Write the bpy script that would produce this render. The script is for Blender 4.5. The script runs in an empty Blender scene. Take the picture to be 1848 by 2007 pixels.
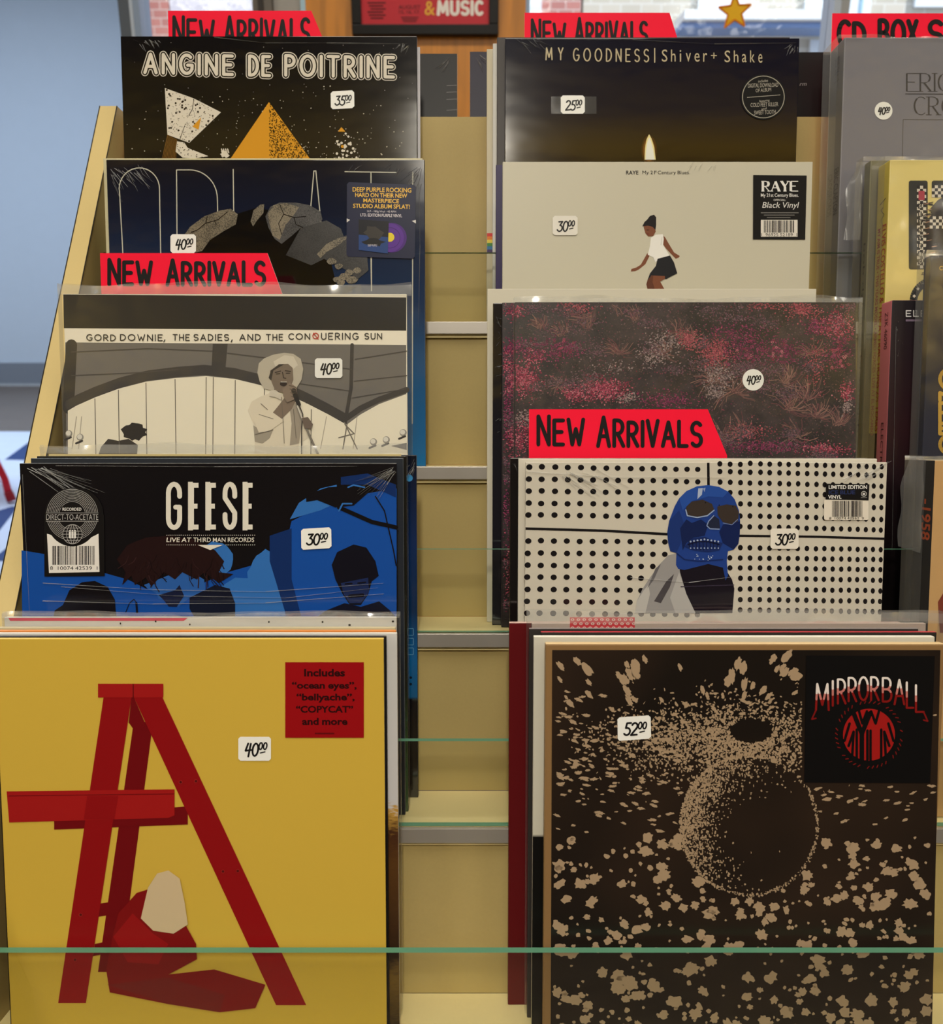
import bpy, bmesh, math, random
from mathutils import Vector
random.seed(7)
S = bpy.context.scene
COL = S.collection
# ------------------------------------------------------------------ camera, light, exposure
F, CX, CY = 1700.0, 924.0, 1003.5            # focal length in photo pixels, picture centre
AL, PHI = math.radians(4.61), math.radians(11.4)   # camera pitch against the rack, lean of the rack
CA, SA, CP, SP = math.cos(AL), math.sin(AL), math.cos(PHI), math.sin(PHI)
CAMZ = 1.30
cam_d = bpy.data.cameras.new('camera'); cam = bpy.data.objects.new('camera', cam_d); COL.objects.link(cam)
cam.location = (0, 0, CAMZ); cam.rotation_euler = (math.radians(90) - AL - PHI, 0, 0)
cam_d.sensor_fit = 'HORIZONTAL'; cam_d.sensor_width = 36; cam_d.lens = 36 * F / 1848
cam_d.clip_start = 0.02; cam_d.clip_end = 200
cam_d.dof.use_dof = True; cam_d.dof.focus_distance = 0.78; cam_d.dof.aperture_fstop = 9.5
S.camera = cam
S.view_settings.view_transform = 'Standard'; S.view_settings.look = 'None'
S.view_settings.gamma = 1; S.view_settings.use_curve_mapping = False
S.view_settings.exposure = 0.0
W = bpy.data.worlds.new('world'); S.world = W; W.use_nodes = True
bg = W.node_tree.nodes['Background']; bg.inputs[0].default_value = (0.72, 0.84, 1.0, 1); bg.inputs[1].default_value = 1.5
sun_d = bpy.data.lights.new('sun', 'SUN'); sun_d.energy = 5.0; sun_d.angle = 0.02; sun_d.color = (1, .95, .88)
sun = bpy.data.objects.new('sun', sun_d); COL.objects.link(sun); sun.rotation_euler = (math.radians(48), 0, math.radians(55))
def area(name, loc, sx, sy, power, col=(1, .93, .80), rot=(0, 0, 0)):
    d = bpy.data.lights.new(name, 'AREA'); d.shape = 'RECTANGLE'; d.size = sx; d.size_y = sy; d.energy = power; d.color = col
    o = bpy.data.objects.new(name, d); COL.objects.link(o); o.location = loc; o.rotation_euler = rot
    return o
area('ceiling_lamp_and_fill', (0.0, 0.05, 2.92), 0.9, 1.2, 20)
area('ceiling_lamp_and_fill', (-1.6, 0.0, 2.92), 0.5, 1.2, 11)
area('ceiling_lamp_and_fill', (1.7, 0.0, 2.92), 0.5, 1.2, 11)
area('ceiling_lamp_and_fill', (0.2, 1.85, 2.92), 3.2, 0.3, 30)
area('ceiling_lamp_and_fill', (-2.75, -2.2, 2.92), 0.5, 0.8, 34)  # added side fill for the lower tiers, placed wide of sleeve reflections
area('ceiling_lamp_and_fill', (2.75, -2.2, 2.92), 0.5, 0.8, 34)  # matching added side fill on the right
area('gap_fill_light', (-0.03, -1.02, 2.56), 0.10, 0.5, 30)  # unseen fill added to brighten the rack gap, narrow to avoid reflections
area('alcove_daylight_fill', (-4.6, 5.4, 4.4), 2.6, 2.6, 315, (0.68, .82, 1.0))  # added cool light standing in for daylight on the back room wall

# ------------------------------------------------------------------ coordinates
def P(x, y, v):                     # photo point seen on the rack plane at depth v -> rack coordinates
    yc = (CY - y) / F; t = v / (CA + yc * SA)
    return (t * (x - CX) / F, v, t * (yc * CA - SA))
def PU(x, y, u):                    # photo point on a plane u = const (a box's spine)
    t = u / ((x - CX) / F); yc = (CY - y) / F
    return (u, t * (CA + yc * SA), t * (yc * CA - SA))
def R2W(p):
    u, v, w = p
    return Vector((u, v * CP + w * SP, CAMZ + w * CP - v * SP))
def W2R(p):
    x, y, z = p; z -= CAMZ
    return (x, y * CP - z * SP, y * SP + z * CP)
def PW(x, y, Y):                    # photo point on the upright world plane at distance Y
    yc = (CY - y) / F
    d = R2W(((x - CX) / F, CA + yc * SA, yc * CA - SA)) - Vector((0, 0, CAMZ))
    t = Y / d.y
    return Vector((d.x * t, Y, CAMZ + d.z * t))
def PF(x, y, Z=0.0):                # photo point on the floor
    yc = (CY - y) / F
    d = R2W(((x - CX) / F, CA + yc * SA, yc * CA - SA)) - Vector((0, 0, CAMZ))
    t = (Z - CAMZ) / d.z
    return Vector((d.x * t, d.y * t, Z))

# ------------------------------------------------------------------ materials
def lin(c):
    c = c / 255.0
    return c / 12.92 if c <= .04045 else ((c + .055) / 1.055) ** 2.4
KA = 0.80
def alb(rgb): return tuple(min(.86, lin(c * .9) / KA) for c in rgb) + (1,)
_mats = {}
def nodes(name):
    m = bpy.data.materials.new(name); m.use_nodes = True
    nt = m.node_tree; return m, nt, nt.nodes['Principled BSDF']
def mat(rgb, fin='matte', name=None):
    k = (tuple(rgb), fin)
    if k in _mats: return _mats[k]
    m, nt, b = nodes(name or 'print_%d_%d_%d_%s' % (*rgb, fin))
    b.inputs['Base Color'].default_value = alb(rgb)
    N = nt.nodes.new; L = nt.links.new
    if fin == 'gloss':                                  # shrink-wrapped: slack clear film
        b.inputs['Roughness'].default_value = .10; b.inputs['IOR'].default_value = 1.75
        tc = N('ShaderNodeTexCoord'); nz = N('ShaderNodeTexNoise'); bp = N('ShaderNodeBump')
        mp = N('ShaderNodeMapping'); mp.inputs['Scale'].default_value = (5, 5, 11)
        L(tc.outputs['Object'], mp.inputs['Vector']); L(mp.outputs['Vector'], nz.inputs['Vector'])
        nz.inputs['Scale'].default_value = 1.0; nz.inputs['Detail'].default_value = 3
        bp.inputs['Strength'].default_value = .10; bp.inputs['Distance'].default_value = .012
        L(nz.outputs['Fac'], bp.inputs['Height']); L(bp.outputs['Normal'], b.inputs['Normal'])
    elif fin == 'satin':
        b.inputs['Roughness'].default_value = .36; b.inputs['Specular IOR Level'].default_value = .2
    elif fin == 'metal':
        b.inputs['Roughness'].default_value = .38; b.inputs['Metallic'].default_value = .55
    elif fin == 'grain':
        tc = N('ShaderNodeTexCoord'); vo = N('ShaderNodeTexVoronoi'); cr = N('ShaderNodeValToRGB'); nz = N('ShaderNodeTexNoise')
        vo.inputs['Scale'].default_value = 900; nz.inputs['Scale'].default_value = 60
        L(tc.outputs['Object'], vo.inputs['Vector']); L(tc.outputs['Object'], nz.inputs['Vector'])
        mx = N('ShaderNodeMath'); mx.operation = 'MULTIPLY'; L(vo.outputs['Distance'], mx.inputs[0]); L(nz.outputs['Fac'], mx.inputs[1])
        a = alb(rgb); cr.color_ramp.elements[0].color = a; cr.color_ramp.elements[0].position = .12
        cr.color_ramp.elements[1].color = (a[0] * .25, a[1] * .25, a[2] * .25, 1); cr.color_ramp.elements[1].position = .42
        L(mx.outputs[0], cr.inputs[0]); L(cr.outputs[0], b.inputs['Base Color']); b.inputs['Roughness'].default_value = .3
    else:
        b.inputs['Roughness'].default_value = .6; b.inputs['Specular IOR Level'].default_value = .25
    _mats[k] = m; return m
def laminate(name, rgb, var=.10):
    m, nt, b = nodes(name); N = nt.nodes.new; L = nt.links.new
    tc = N('ShaderNodeTexCoord'); n1 = N('ShaderNodeTexNoise'); n2 = N('ShaderNodeTexNoise'); ad = N('ShaderNodeMix'); ad.data_type = 'RGBA'
    n1.inputs['Scale'].default_value = 9; n1.inputs['Detail'].default_value = 5
    n2.inputs['Scale'].default_value = 420; L(tc.outputs['Object'], n1.inputs['Vector']); L(tc.outputs['Object'], n2.inputs['Vector'])
    mm = N('ShaderNodeMath'); mm.operation = 'MULTIPLY_ADD'; mm.inputs[1].default_value = .35
    L(n2.outputs['Fac'], mm.inputs[0]); L(n1.outputs['Fac'], mm.inputs[2])
    a = alb(rgb); ad.inputs['A'].default_value = tuple(c * (1 - var) for c in a[:3]) + (1,); ad.inputs['B'].default_value = tuple(min(.9, c * (1 + var)) for c in a[:3]) + (1,)
    L(mm.outputs[0], ad.inputs['Factor']); L(ad.outputs['Result'], b.inputs['Base Color'])
    b.inputs['Roughness'].default_value = .48; b.inputs['Specular IOR Level'].default_value = .2
    return m
def clear(name, tint, gloss, haze, rough=.08, cap=.09):           # clear sheet: transparent + a little gloss + a little haze
    m = bpy.data.materials.new(name); m.use_nodes = True; nt = m.node_tree; nt.nodes.clear(); N = nt.nodes.new; L = nt.links.new
    out = N('ShaderNodeOutputMaterial'); tr = N('ShaderNodeBsdfTransparent'); gl = N('ShaderNodeBsdfGlossy'); df = N('ShaderNodeBsdfDiffuse')
    tr.inputs[0].default_value = (*tint, 1); gl.inputs['Roughness'].default_value = rough; df.inputs[0].default_value = (.8, .8, .78, 1)
    fr = N('ShaderNodeFresnel'); fr.inputs[0].default_value = 1.5
    mu = N('ShaderNodeMath'); mu.operation = 'MULTIPLY'; mu.inputs[1].default_value = gloss; mi = N('ShaderNodeMath'); mi.operation = 'MINIMUM'; mi.inputs[1].default_value = cap; L(fr.outputs[0], mu.inputs[0]); L(mu.outputs[0], mi.inputs[0]); mu = mi
    m1 = N('ShaderNodeMixShader'); m1.inputs[0].default_value = haze; L(tr.outputs[0], m1.inputs[1]); L(df.outputs[0], m1.inputs[2])
    m2 = N('ShaderNodeMixShader'); L(mu.outputs[0], m2.inputs[0]); L(m1.outputs[0], m2.inputs[1]); L(gl.outputs[0], m2.inputs[2])
    L(m2.outputs[0], out.inputs[0])
    if name != 'glass':
        tc = N('ShaderNodeTexCoord'); nz = N('ShaderNodeTexNoise'); bp = N('ShaderNodeBump'); nz.inputs['Scale'].default_value = 18
        L(tc.outputs['Object'], nz.inputs['Vector']); bp.inputs['Distance'].default_value = .004; bp.inputs['Strength'].default_value = .5
        L(nz.outputs['Fac'], bp.inputs['Height']); L(bp.outputs['Normal'], gl.inputs['Normal']); L(bp.outputs['Normal'], fr.inputs['Normal'])
    return m
M_BAG = clear('clear_polythene', (1, 1, .99), 1.2, .015, .12, .06)
M_BAGTOP = clear('clear_polythene_lip', (.97, .97, .95), 2.2, .14, .15, .25)
M_CREASE = clear('film_crease', (1, 1, 1), 2.5, .30, .15, .45)
M_GLASS = clear('glass', (.985, .995, .975), .7, .0, .02, .05)
M_PANE = clear('glass_pane', (.95, .97, .98), .6, .0, .02)
M_GEDGE = mat((92, 146, 118), 'satin', 'glass_edge_green')
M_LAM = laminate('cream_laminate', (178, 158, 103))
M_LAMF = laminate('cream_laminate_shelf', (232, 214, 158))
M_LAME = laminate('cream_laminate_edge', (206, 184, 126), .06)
M_BLK = (14, 12, 12); WHITE = (222, 217, 205); PAPER = (244, 241, 236)

# ------------------------------------------------------------------ building helpers
class MB:
    """collects faces in rack coordinates; build() links them as one mesh object"""
    def __init__(s): s.v = []; s.f = []; s.m = []; s.mats = []
    def mi(s, m):
        if m not in s.mats: s.mats.append(m)
        return s.mats.index(m)
    def face(s, pts, m):
        n = len(s.v); s.v += [tuple(p) for p in pts]; s.f.append(tuple(range(n, n + len(pts)))); s.m.append(s.mi(m))
    def mesh(s, vs, fs, m):
        n = len(s.v); s.v += [tuple(p) for p in vs]; i = s.mi(m)
        for f in fs: s.f.append(tuple(a + n for a in f)); s.m.append(i)
    def box(s, a, b, m, bev=0, ms=None):                 # ms: materials for (-v front, +v, -u, +u, -w, +w)
        bm = bmesh.new(); bmesh.ops.create_cube(bm, size=1)
        for v in bm.verts: v.co = Vector([a[i] + (v.co[i] + .5) * (b[i] - a[i]) for i in range(3)])
        if bev: bmesh.ops.bevel(bm, geom=list(bm.edges), offset=bev, segments=2, affect='EDGES', profile=.6)
        bm.normal_update(); bm.verts.index_update(); n = len(s.v); s.v += [tuple(v.co) for v in bm.verts]
        for f in bm.faces:
            mm = m
            if ms:
                nn = f.normal; k = max(range(3), key=lambda i: abs(nn[i])); idx = {0: (2, 3), 1: (0, 1), 2: (4, 5)}[k][0 if nn[k] < 0 else 1]
                mm = ms[idx] or m
            s.f.append(tuple(v.index + n for v in f.verts)); s.m.append(s.mi(mm))
        bm.free()
    def prism(s, pts, d, m, mside=None):                 # pts: 3D polygon, d: extrusion vector
        q = [tuple(p[i] + d[i] for i in range(3)) for p in pts]
        s.face(pts, m); s.face(q[::-1], m); n = len(pts)
        for i in range(n): s.face([pts[i], q[i], q[(i + 1) % n], pts[(i + 1) % n]], mside or m)
    def tube(s, pts, rs, m, n=14):
        rings = []
        for i, p in enumerate(pts):
            p = Vector(p); d = (Vector(pts[min(i + 1, len(pts) - 1)]) - Vector(pts[max(i - 1, 0)])).normalized()
            a = d.cross(Vector((0, 1, .1))).normalized(); b = d.cross(a); r = rs[i] if isinstance(rs, (list, tuple)) else rs
            rings.append([p + a * r * math.cos(2 * math.pi * k / n) + b * r * math.sin(2 * math.pi * k / n) for k in range(n)])
        vs = [q for r in rings for q in r]; fs = []
        for i in range(len(rings) - 1):
            for k in range(n): fs.append((i * n + k, i * n + (k + 1) % n, (i + 1) * n + (k + 1) % n, (i + 1) * n + k))
        fs += [tuple(range(n))[::-1], tuple((len(rings) - 1) * n + k for k in range(n))]
        s.mesh(vs, fs, m)
    def build(s, name, parent=None, base=(0, 0, 0), rack=True, smooth=False):
        me = bpy.data.meshes.new(name)
        me.from_pydata([(p[0] - base[0], p[1] - base[1], p[2] - base[2]) for p in s.v], [], s.f); me.update()
        for m in s.mats: me.materials.append(m)
        me.polygons.foreach_set('material_index', s.m)
        if smooth: me.polygons.foreach_set('use_smooth', [True] * len(me.polygons))
        o = bpy.data.objects.new(name, me); COL.objects.link(o)
        if parent: o.parent = parent
        elif rack: o.location = R2W(base); o.rotation_euler = (-PHI, 0, 0)
        else: o.location = base
        return o
def tag(o, label, cat, group=None):
    o['label'] = label; o['category'] = cat
    if group: o['group'] = group
    return o
def struct(o): o['kind'] = 'structure'; return o
class T:                                                  # a thing: an Empty at its base; parts are built in rack coordinates
    def __init__(s, name, label, cat, base, group=None, rack=True):
        s.base = base; s.o = bpy.data.objects.new(name, None); COL.objects.link(s.o); s.o.empty_display_size = .05
        if rack: s.o.location = R2W(base); s.o.rotation_euler = (-PHI, 0, 0)
        else: s.o.location = base
        tag(s.o, label, cat, group)
    def part(s, name, mb, parent=None, label=None, smooth=False):
        o = mb.build(name, parent or s.o, s.base, smooth=smooth)
        if label: o['label'] = label
        return o

# ---- flat print: polygons given in photo pixels, laid on a plane of the thing
LAY = 0.00013
class Art(MB):
    def __init__(s, v, fin='matte', lay=0, fn=None):
        super().__init__(); s.vv = v; s.fin = fin; s.l = lay; s.fn = fn; s.k = 0
    def p(s, x, y, l=None):
        l = s.l if l is None else l
        if s.fn: return s.fn(x, y, l)
        return P(x, y, s.vv - LAY * (1 + l))
    def M(s, c): return c if isinstance(c, bpy.types.Material) else mat(c, s.fin)
    def nl(s, l):
        s.k += 1; return (s.l if l is None else l) + (s.k % 8) * .11
    def poly(s, pts, c, l=None):
        l = s.nl(l); s.face([s.p(x, y, l) for x, y in pts][::-1], s.M(c))
    def rect(s, x0, y0, x1, y1, c, l=None, r=0):
        if not r: return s.poly([(x0, y0), (x1, y0), (x1, y1), (x0, y1)], c, l)
        pts = []
        for cx, cy, a in ((x1 - r, y0 + r, -90), (x1 - r, y1 - r, 0), (x0 + r, y1 - r, 90), (x0 + r, y0 + r, 180)):
            pts += [(cx + r * math.cos(math.radians(a + k * 30)), cy + r * math.sin(math.radians(a + k * 30))) for k in range(4)]
        s.poly(pts, c, l)
    def disc(s, x, y, rx, c, l=None, ry=None, n=None, rot=0):
        ry = ry or rx; n = n or (8 if rx < 3 else 14 if rx < 12 else 40); cr, sr = math.cos(rot), math.sin(rot)
        s.poly([(x + rx * math.cos(2 * math.pi * k / n) * cr - ry * math.sin(2 * math.pi * k / n) * sr, y + rx * math.cos(2 * math.pi * k / n) * sr + ry * math.sin(2 * math.pi * k / n) * cr) for k in range(n)], c, l)
    def blot(s, x, y, rx, ry, c, l=None, rot=0, jag=.3, n=None):
        n = n or (9 if rx < 6 else 18); cr, sr = math.cos(rot), math.sin(rot); pts = []
        for k in range(n):
            a = 2 * math.pi * k / n; q = 1 + random.uniform(-jag, jag); X, Y = rx * q * math.cos(a), ry * q * math.sin(a)
            pts.append((x + X * cr - Y * sr, y + X * sr + Y * cr))
        s.poly(pts, c, l)
    def line(s, pts, w, c, l=None, cap=True, closed=False):
        m = s.M(c); pts = list(pts) + ([pts[0]] if closed else []); h = w / 2
        for (x0, y0), (x1, y1) in zip(pts, pts[1:]):
            d = math.hypot(x1 - x0, y1 - y0)
            if d < 1e-6: continue
            nx, ny = -(y1 - y0) / d * h, (x1 - x0) / d * h
            q = s.nl(l); s.face([s.p(x0 + nx, y0 + ny, q), s.p(x1 + nx, y1 + ny, q), s.p(x1 - nx, y1 - ny, q), s.p(x0 - nx, y0 - ny, q)], m)
        if cap and w > 1.6:
            for x, y in pts: s.disc(x, y, h, c, l, n=8 if w < 6 else 12)
    def ring(s, x, y, r, w, c, l=None, a0=0, a1=360, n=48, ry=None):
        ry = ry or r
        s.line([(x + r * math.cos(math.radians(a0 + (a1 - a0) * k / n)), y + ry * math.sin(math.radians(a0 + (a1 - a0) * k / n))) for k in range(n + 1)], w, c, l, cap=False)
    def text(s, txt, x0, y0, x1, y1, c, l=None, bold=0, slope=0, shear=0):
        vs, fs, (a, b, cc, d) = tmesh(txt, bold); m = s.M(c); out = []
        for X, Y in vs:
            q = (X - a) / (cc - a); r = (Y - b) / (d - b)
            out.append(s.p(x0 + q * (x1 - x0) + shear * r * (y1 - y0), y1 - r * (y1 - y0) + slope * q, l))
        s.mesh(out, fs, m)
    def strokes(s, txt, x0, y0, x1, y1, w, c, l=None, slope=0, gap=.28, font=None, shear=0, cap=True, wob=0):
        for st in layout(txt, x0, y0, x1, y1, slope, gap, shear, wob, font): s.line(st, w, c, l, cap)
_tm = {}
def tmesh(txt, bold=0):
    k = (txt, bold)
    if k not in _tm:
        cu = bpy.data.curves.new('t', 'FONT'); cu.body = txt; cu.offset = bold; cu.resolution_u = 3
        if '\n' not in txt: cu.space_word = .85
        o = bpy.data.objects.new('t', cu); COL.objects.link(o); bpy.context.view_layer.update()
        ev = o.evaluated_get(bpy.context.evaluated_depsgraph_get()); me = ev.to_mesh()
        vs = [(v.co.x, v.co.y) for v in me.vertices]; fs = [tuple(p.vertices) for p in me.polygons]
        ev.to_mesh_clear(); COL.objects.unlink(o); bpy.data.objects.remove(o); bpy.data.curves.remove(cu)
        xs = [v[0] for v in vs]; ys = [v[1] for v in vs]; _tm[k] = (vs, fs, (min(xs), min(ys), max(xs), max(ys)))
    return _tm[k]
# ---- a small stroke alphabet (x right, y up, cap height 1)
def arc(cx, cy, rx, ry, a0, a1, n=10):
    return [(cx + rx * math.cos(math.radians(a0 + (a1 - a0) * k / n)), cy + ry * math.sin(math.radians(a0 + (a1 - a0) * k / n))) for k in range(n + 1)]
G = {
 'A': [[(0, 0), (.33, 1), (.66, 0)], [(.12, .34), (.54, .34)]],
 'B': [[(0, 0), (0, 1)], [(0, 1)] + arc(.26, .76, .26, .24, 90, -90) + [(0, .52)], [(0, .52)] + arc(.28, .26, .3, .26, 90, -90) + [(0, 0)]],
 'C': [arc(.36, .5, .36, .5, 50, 310, 16)],
 'D': [[(0, 0), (0, 1), (.14, 1)] + arc(.14, .5, .46, .5, 90, -90, 14) + [(0, 0)]],
 'E': [[(.5, 1), (0, 1), (0, 0), (.5, 0)], [(0, .52), (.42, .52)]],
 'F': [[(.5, 1), (0, 1), (0, 0)], [(0, .52), (.42, .52)]],
 'G': [arc(.36, .5, .36, .5, 50, 330, 16) + [(.68, .45), (.42, .45)]],
 'H': [[(0, 0), (0, 1)], [(.56, 0), (.56, 1)], [(0, .5), (.56, .5)]],
 'I': [[(0, 0), (0, 1)]],
 'K': [[(0, 0), (0, 1)], [(.54, 1), (0, .42)], [(.18, .6), (.56, 0)]],
 'L': [[(0, 1), (0, 0), (.46, 0)]],
 'M': [[(0, 0), (.08, 1), (.4, .2), (.72, 1), (.8, 0)]],
 'N': [[(0, 0), (0, 1), (.6, 0), (.6, 1)]],
 'O': [arc(.4, .5, .4, .5, 90, 450, 22)],
 'P': [[(0, 0), (0, 1)], [(0, 1), (.2, 1)] + arc(.2, .74, .3, .26, 90, -90) + [(0, .48)]],
 'Q': [arc(.4, .5, .4, .5, 90, 450, 22), [(.2, .9), (.66, .06)]],
 'R': [[(0, 0), (0, 1)], [(0, 1), (.2, 1)] + arc(.2, .74, .3, .26, 90, -90) + [(0, .48)], [(.2, .48), (.54, 0)]],
 'S': [arc(.28, .75, .27, .25, 35, 265, 10) + arc(.27, .25, .28, .25, 85, -145, 10)],
 'T': [[(0, 1), (.6, 1)], [(.3, 1), (.3, 0)]],
 'U': [[(0, 1), (0, .3)] + arc(.28, .3, .28, .3, 180, 360) + [(.56, 1)]],
 'V': [[(0, 1), (.3, 0), (.6, 1)]],
 'W': [[(0, 1), (.22, 0), (.42, .62), (.62, 0), (.84, 1)]],
 'X': [[(0, 1), (.55, 0)], [(.55, 1), (0, 0)]],
 'Y': [[(0, 1), (.29, .48), (.58, 1)], [(.29, .48), (.29, 0)]],
 'Z': [[(0, 1), (.56, 1), (0, 0), (.56, 0)]],
 ',': [[(.06, .06), (0, -.16)]], '|': [[(0, -.12), (0, 1.08)]], '-': [[(0, .45), (.3, .45)]], '.': [[(0, .03), (.02, .03)]],
 '+': [[(0, .45), (.4, .45)], [(.2, .25), (.2, .65)]],
 '0': [arc(.27, .5, .27, .5, 100, 460, 18)],
 '2': [arc(.26, .74, .26, .26, 160, -30, 9) + [(0, 0), (.56, .04)]],
 '3': [[(.02, .95), (.46, .98), (.2, .6)] + arc(.2, .3, .3, .3, 80, -150, 10)],
 '4': [[(.18, 1), (0, .42), (.56, .48)], [(.44, .98), (.34, -.05)]],
 '5': [[(.52, 1), (.14, .98), (.08, .58)] + arc(.22, .3, .3, .3, 105, -140, 10)],
}
SH = {'G': [[(.62, .72)] + arc(.31, .8, .31, .2, 0, 180, 8) + arc(.31, .2, .31, .2, 180, 360, 8) + [(.62, .47), (.4, .47)]],
      'S': [[(.6, .72)] + arc(.3, .8, .3, .2, 0, 180, 8) + [(0, .68), (.6, .34)] + arc(.3, .2, .3, .2, 0, -180, 8) + [(0, .3)]]}
def layout(txt, x0, y0, x1, y1, slope=0, gap=.28, shear=0, wob=0, font=None):
    pos = 0; out = []
    for ch in txt:
        if ch == ' ': pos += .42; continue
        st = (font or {}).get(ch) or G[ch]
        mx = max(p[0] for q in st for p in q); j = random.uniform(-wob, wob)
        for q in st: out.append([(p[0] + pos + shear * p[1], p[1] * (1 + j)) for p in q])
        pos += mx + gap
    tot = max(pos - gap, 1e-3)
    return [[(x0 + (x1 - x0) * X / tot, y1 - (y1 - y0) * Y + slope * X / tot) for X, Y in q] for q in out]

def handprice(a, x0, y0, x1, y1, digits, w=3.2, l=None, col=(22, 20, 22)):
    """two marker digits, two small raised noughts and a dash under them"""
    W_, H_ = x1 - x0, y1 - y0
    a.strokes(digits, x0, y0 + H_ * .08, x0 + W_ * .58, y1, w, col, l, gap=.12, shear=.15)
    a.strokes('00', x0 + W_ * .64, y0 + H_ * .02, x1, y0 + H_ * .52, w * .78, col, l, gap=.2, shear=.15)
    a.line([(x0 + W_ * .72, y0 + H_ * .78), (x0 + W_ * .93, y0 + H_ * .7)], w * .7, col, l)
def price(t, v, x0, y0, x1, y1, digits, lay=6, round_=False, tilt=0, col=PAPER):
    a = Art(v, 'satin', lay)
    if round_: a.disc((x0 + x1) / 2, (y0 + y1) / 2, (x1 - x0) / 2, col)
    else:
        r = 4; a.poly([(x0 + r, y0 + tilt), (x1 - r, y0 - tilt), (x1, y0 - tilt + r), (x1 + tilt * .5, y1 - tilt - r), (x1 - r, y1 - tilt), (x0 + r, y1 + tilt), (x0 + tilt * .3, y1 + tilt - r), (x0, y0 + tilt + r)], col)
    s = t.part('price_sticker', a, label='white price sticker')
    b = Art(v, 'satin', lay + 1); w, h = x1 - x0, y1 - y0
    q = .2 if not round_ else .2
    handprice(b, x0 + w * q, y0 + h * (.24 if not round_ else .3), x1 - w * (.14 if not round_ else .16), y1 - h * (.2 if not round_ else .3), digits, max(2.6, w * .058))
    t.part('handwriting', b, s, 'black marker price')
def barcode(a, x0, y0, x1, y1, l=None, col=(20, 18, 20)):
    rnd = random.Random(int(x0)); x = x0
    while x < x1 - 1:
        w = rnd.choice((.8, .8, 1.4, 2.1)); a.rect(x, y0, min(x + w, x1), y1, col, l); x += w + rnd.choice((.8, .9, 1.5, 2.0))

# ------------------------------------------------------------------ rack geometry
V = {1: .655, 2: .730, 3: .8046, 4: .879, 5: .954, 6: 1.028}
Wf = {n: -.332 + (n - 2) * .1535 for n in range(1, 7)}
TOPW = .372; UL, UR = -.396, 1.02
exec_rack = None
rack = T('record_rack', 'cream laminate stepped record rack with grey edge strips and low glass fronts', 'display rack', (0, .655, Wf[1] - .03))
for n in range(1, 6):
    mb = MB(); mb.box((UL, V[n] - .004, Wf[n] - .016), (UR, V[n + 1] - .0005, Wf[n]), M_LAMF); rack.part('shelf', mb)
for n in range(2, 6):
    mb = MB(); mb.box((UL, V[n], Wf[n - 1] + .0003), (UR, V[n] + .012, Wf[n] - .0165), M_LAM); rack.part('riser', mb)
    mb = MB(); mb.box((UL + .0003, V[n] - .0085, Wf[n] - .0125), (UR - .0003, V[n] - .0042, Wf[n] + .0005), mat((176, 170, 162), 'metal', 'grey_strip'), .0006)
    rack.part('edge_strip', mb, label='grey metal edge strip')
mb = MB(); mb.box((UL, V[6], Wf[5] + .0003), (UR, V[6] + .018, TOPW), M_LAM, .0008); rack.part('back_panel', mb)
def glass(n, ytop, yref=None):
    top = P(900, ytop, V[n])[2]
    mb = MB(); e = M_GEDGE
    mb.box((UL + .001, V[n] - .0035, Wf[n] + .0008), (UR - .001, V[n] + .0035, top), M_GLASS, 0, (None, None, e, e, e, e))
    rack.part('glass_front', mb, label='clear glass front with a green edge')
for n, y in ((1, 1862), (2, 1450), (3, 1076), (5, 496)): glass(n, y)
def sidepanel(u0, u1):
    pts = []
    for v, w in ((1.003, TOPW + .0025), (V[6] + .02, TOPW + .0025), (V[6] + .02, Wf[1] - .15), (.575, Wf[1] - .15), (.5695, Wf[1] - .012)): pts.append((u0, v, w))
    mb = MB(); q = [(u1, p[1], p[2]) for p in pts]
    mb.face(pts, M_LAM); mb.face(q[::-1], M_LAM)
    for i in range(5): mb.face([pts[i], q[i], q[(i + 1) % 5], pts[(i + 1) % 5]], M_LAME if i in (4, 3) else mat((60, 52, 40)) if i == 0 else M_LAM)
    o = rack.part('side_panel', mb)
    mb = MB()                                            # dark joint line where the edge banding meets the face
    for uu in (u0, u1):
        a, b = (uu, .5695, Wf[1] - .012), (uu, 1.003, TOPW + .0025); s_ = .0007
        mb.tube([a, b], .0006, mat((40, 34, 26)), 6)
    rack.part('edge_banding', mb, o)
sidepanel(UL - .0195, UL - .0003); sidepanel(UR + .0003, UR + .0195)
# plinth on the shop floor, and the shelf of the rack's far side
pl = MB()
b0 = [W2R(p) for p in ((UL, .72, 0), (UR, .72, 0), (UR, 1.25, 0), (UL, 1.25, 0))]
t0 = [(UL, V[1] - .004, Wf[1] - .017), (UR, V[1] - .004, Wf[1] - .017), (UR, V[6] + .02, Wf[1] - .017), (UL, V[6] + .02, Wf[1] - .017)]
pl.mesh(b0 + t0, [(3, 2, 1, 0), (4, 5, 6, 7), (0, 1, 5, 4), (1, 2, 6, 5), (2, 3, 7, 6), (3, 0, 4, 7)], M_LAM); rack.part('plinth', pl)
FARW = P(860, 104, 1.055)[2] - .314
mb = MB(); mb.box((UL, V[6] + .0185, FARW - .016), (UR, V[6] + .12, FARW), M_LAMF); rack.part('far_side_shelf', mb)

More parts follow.
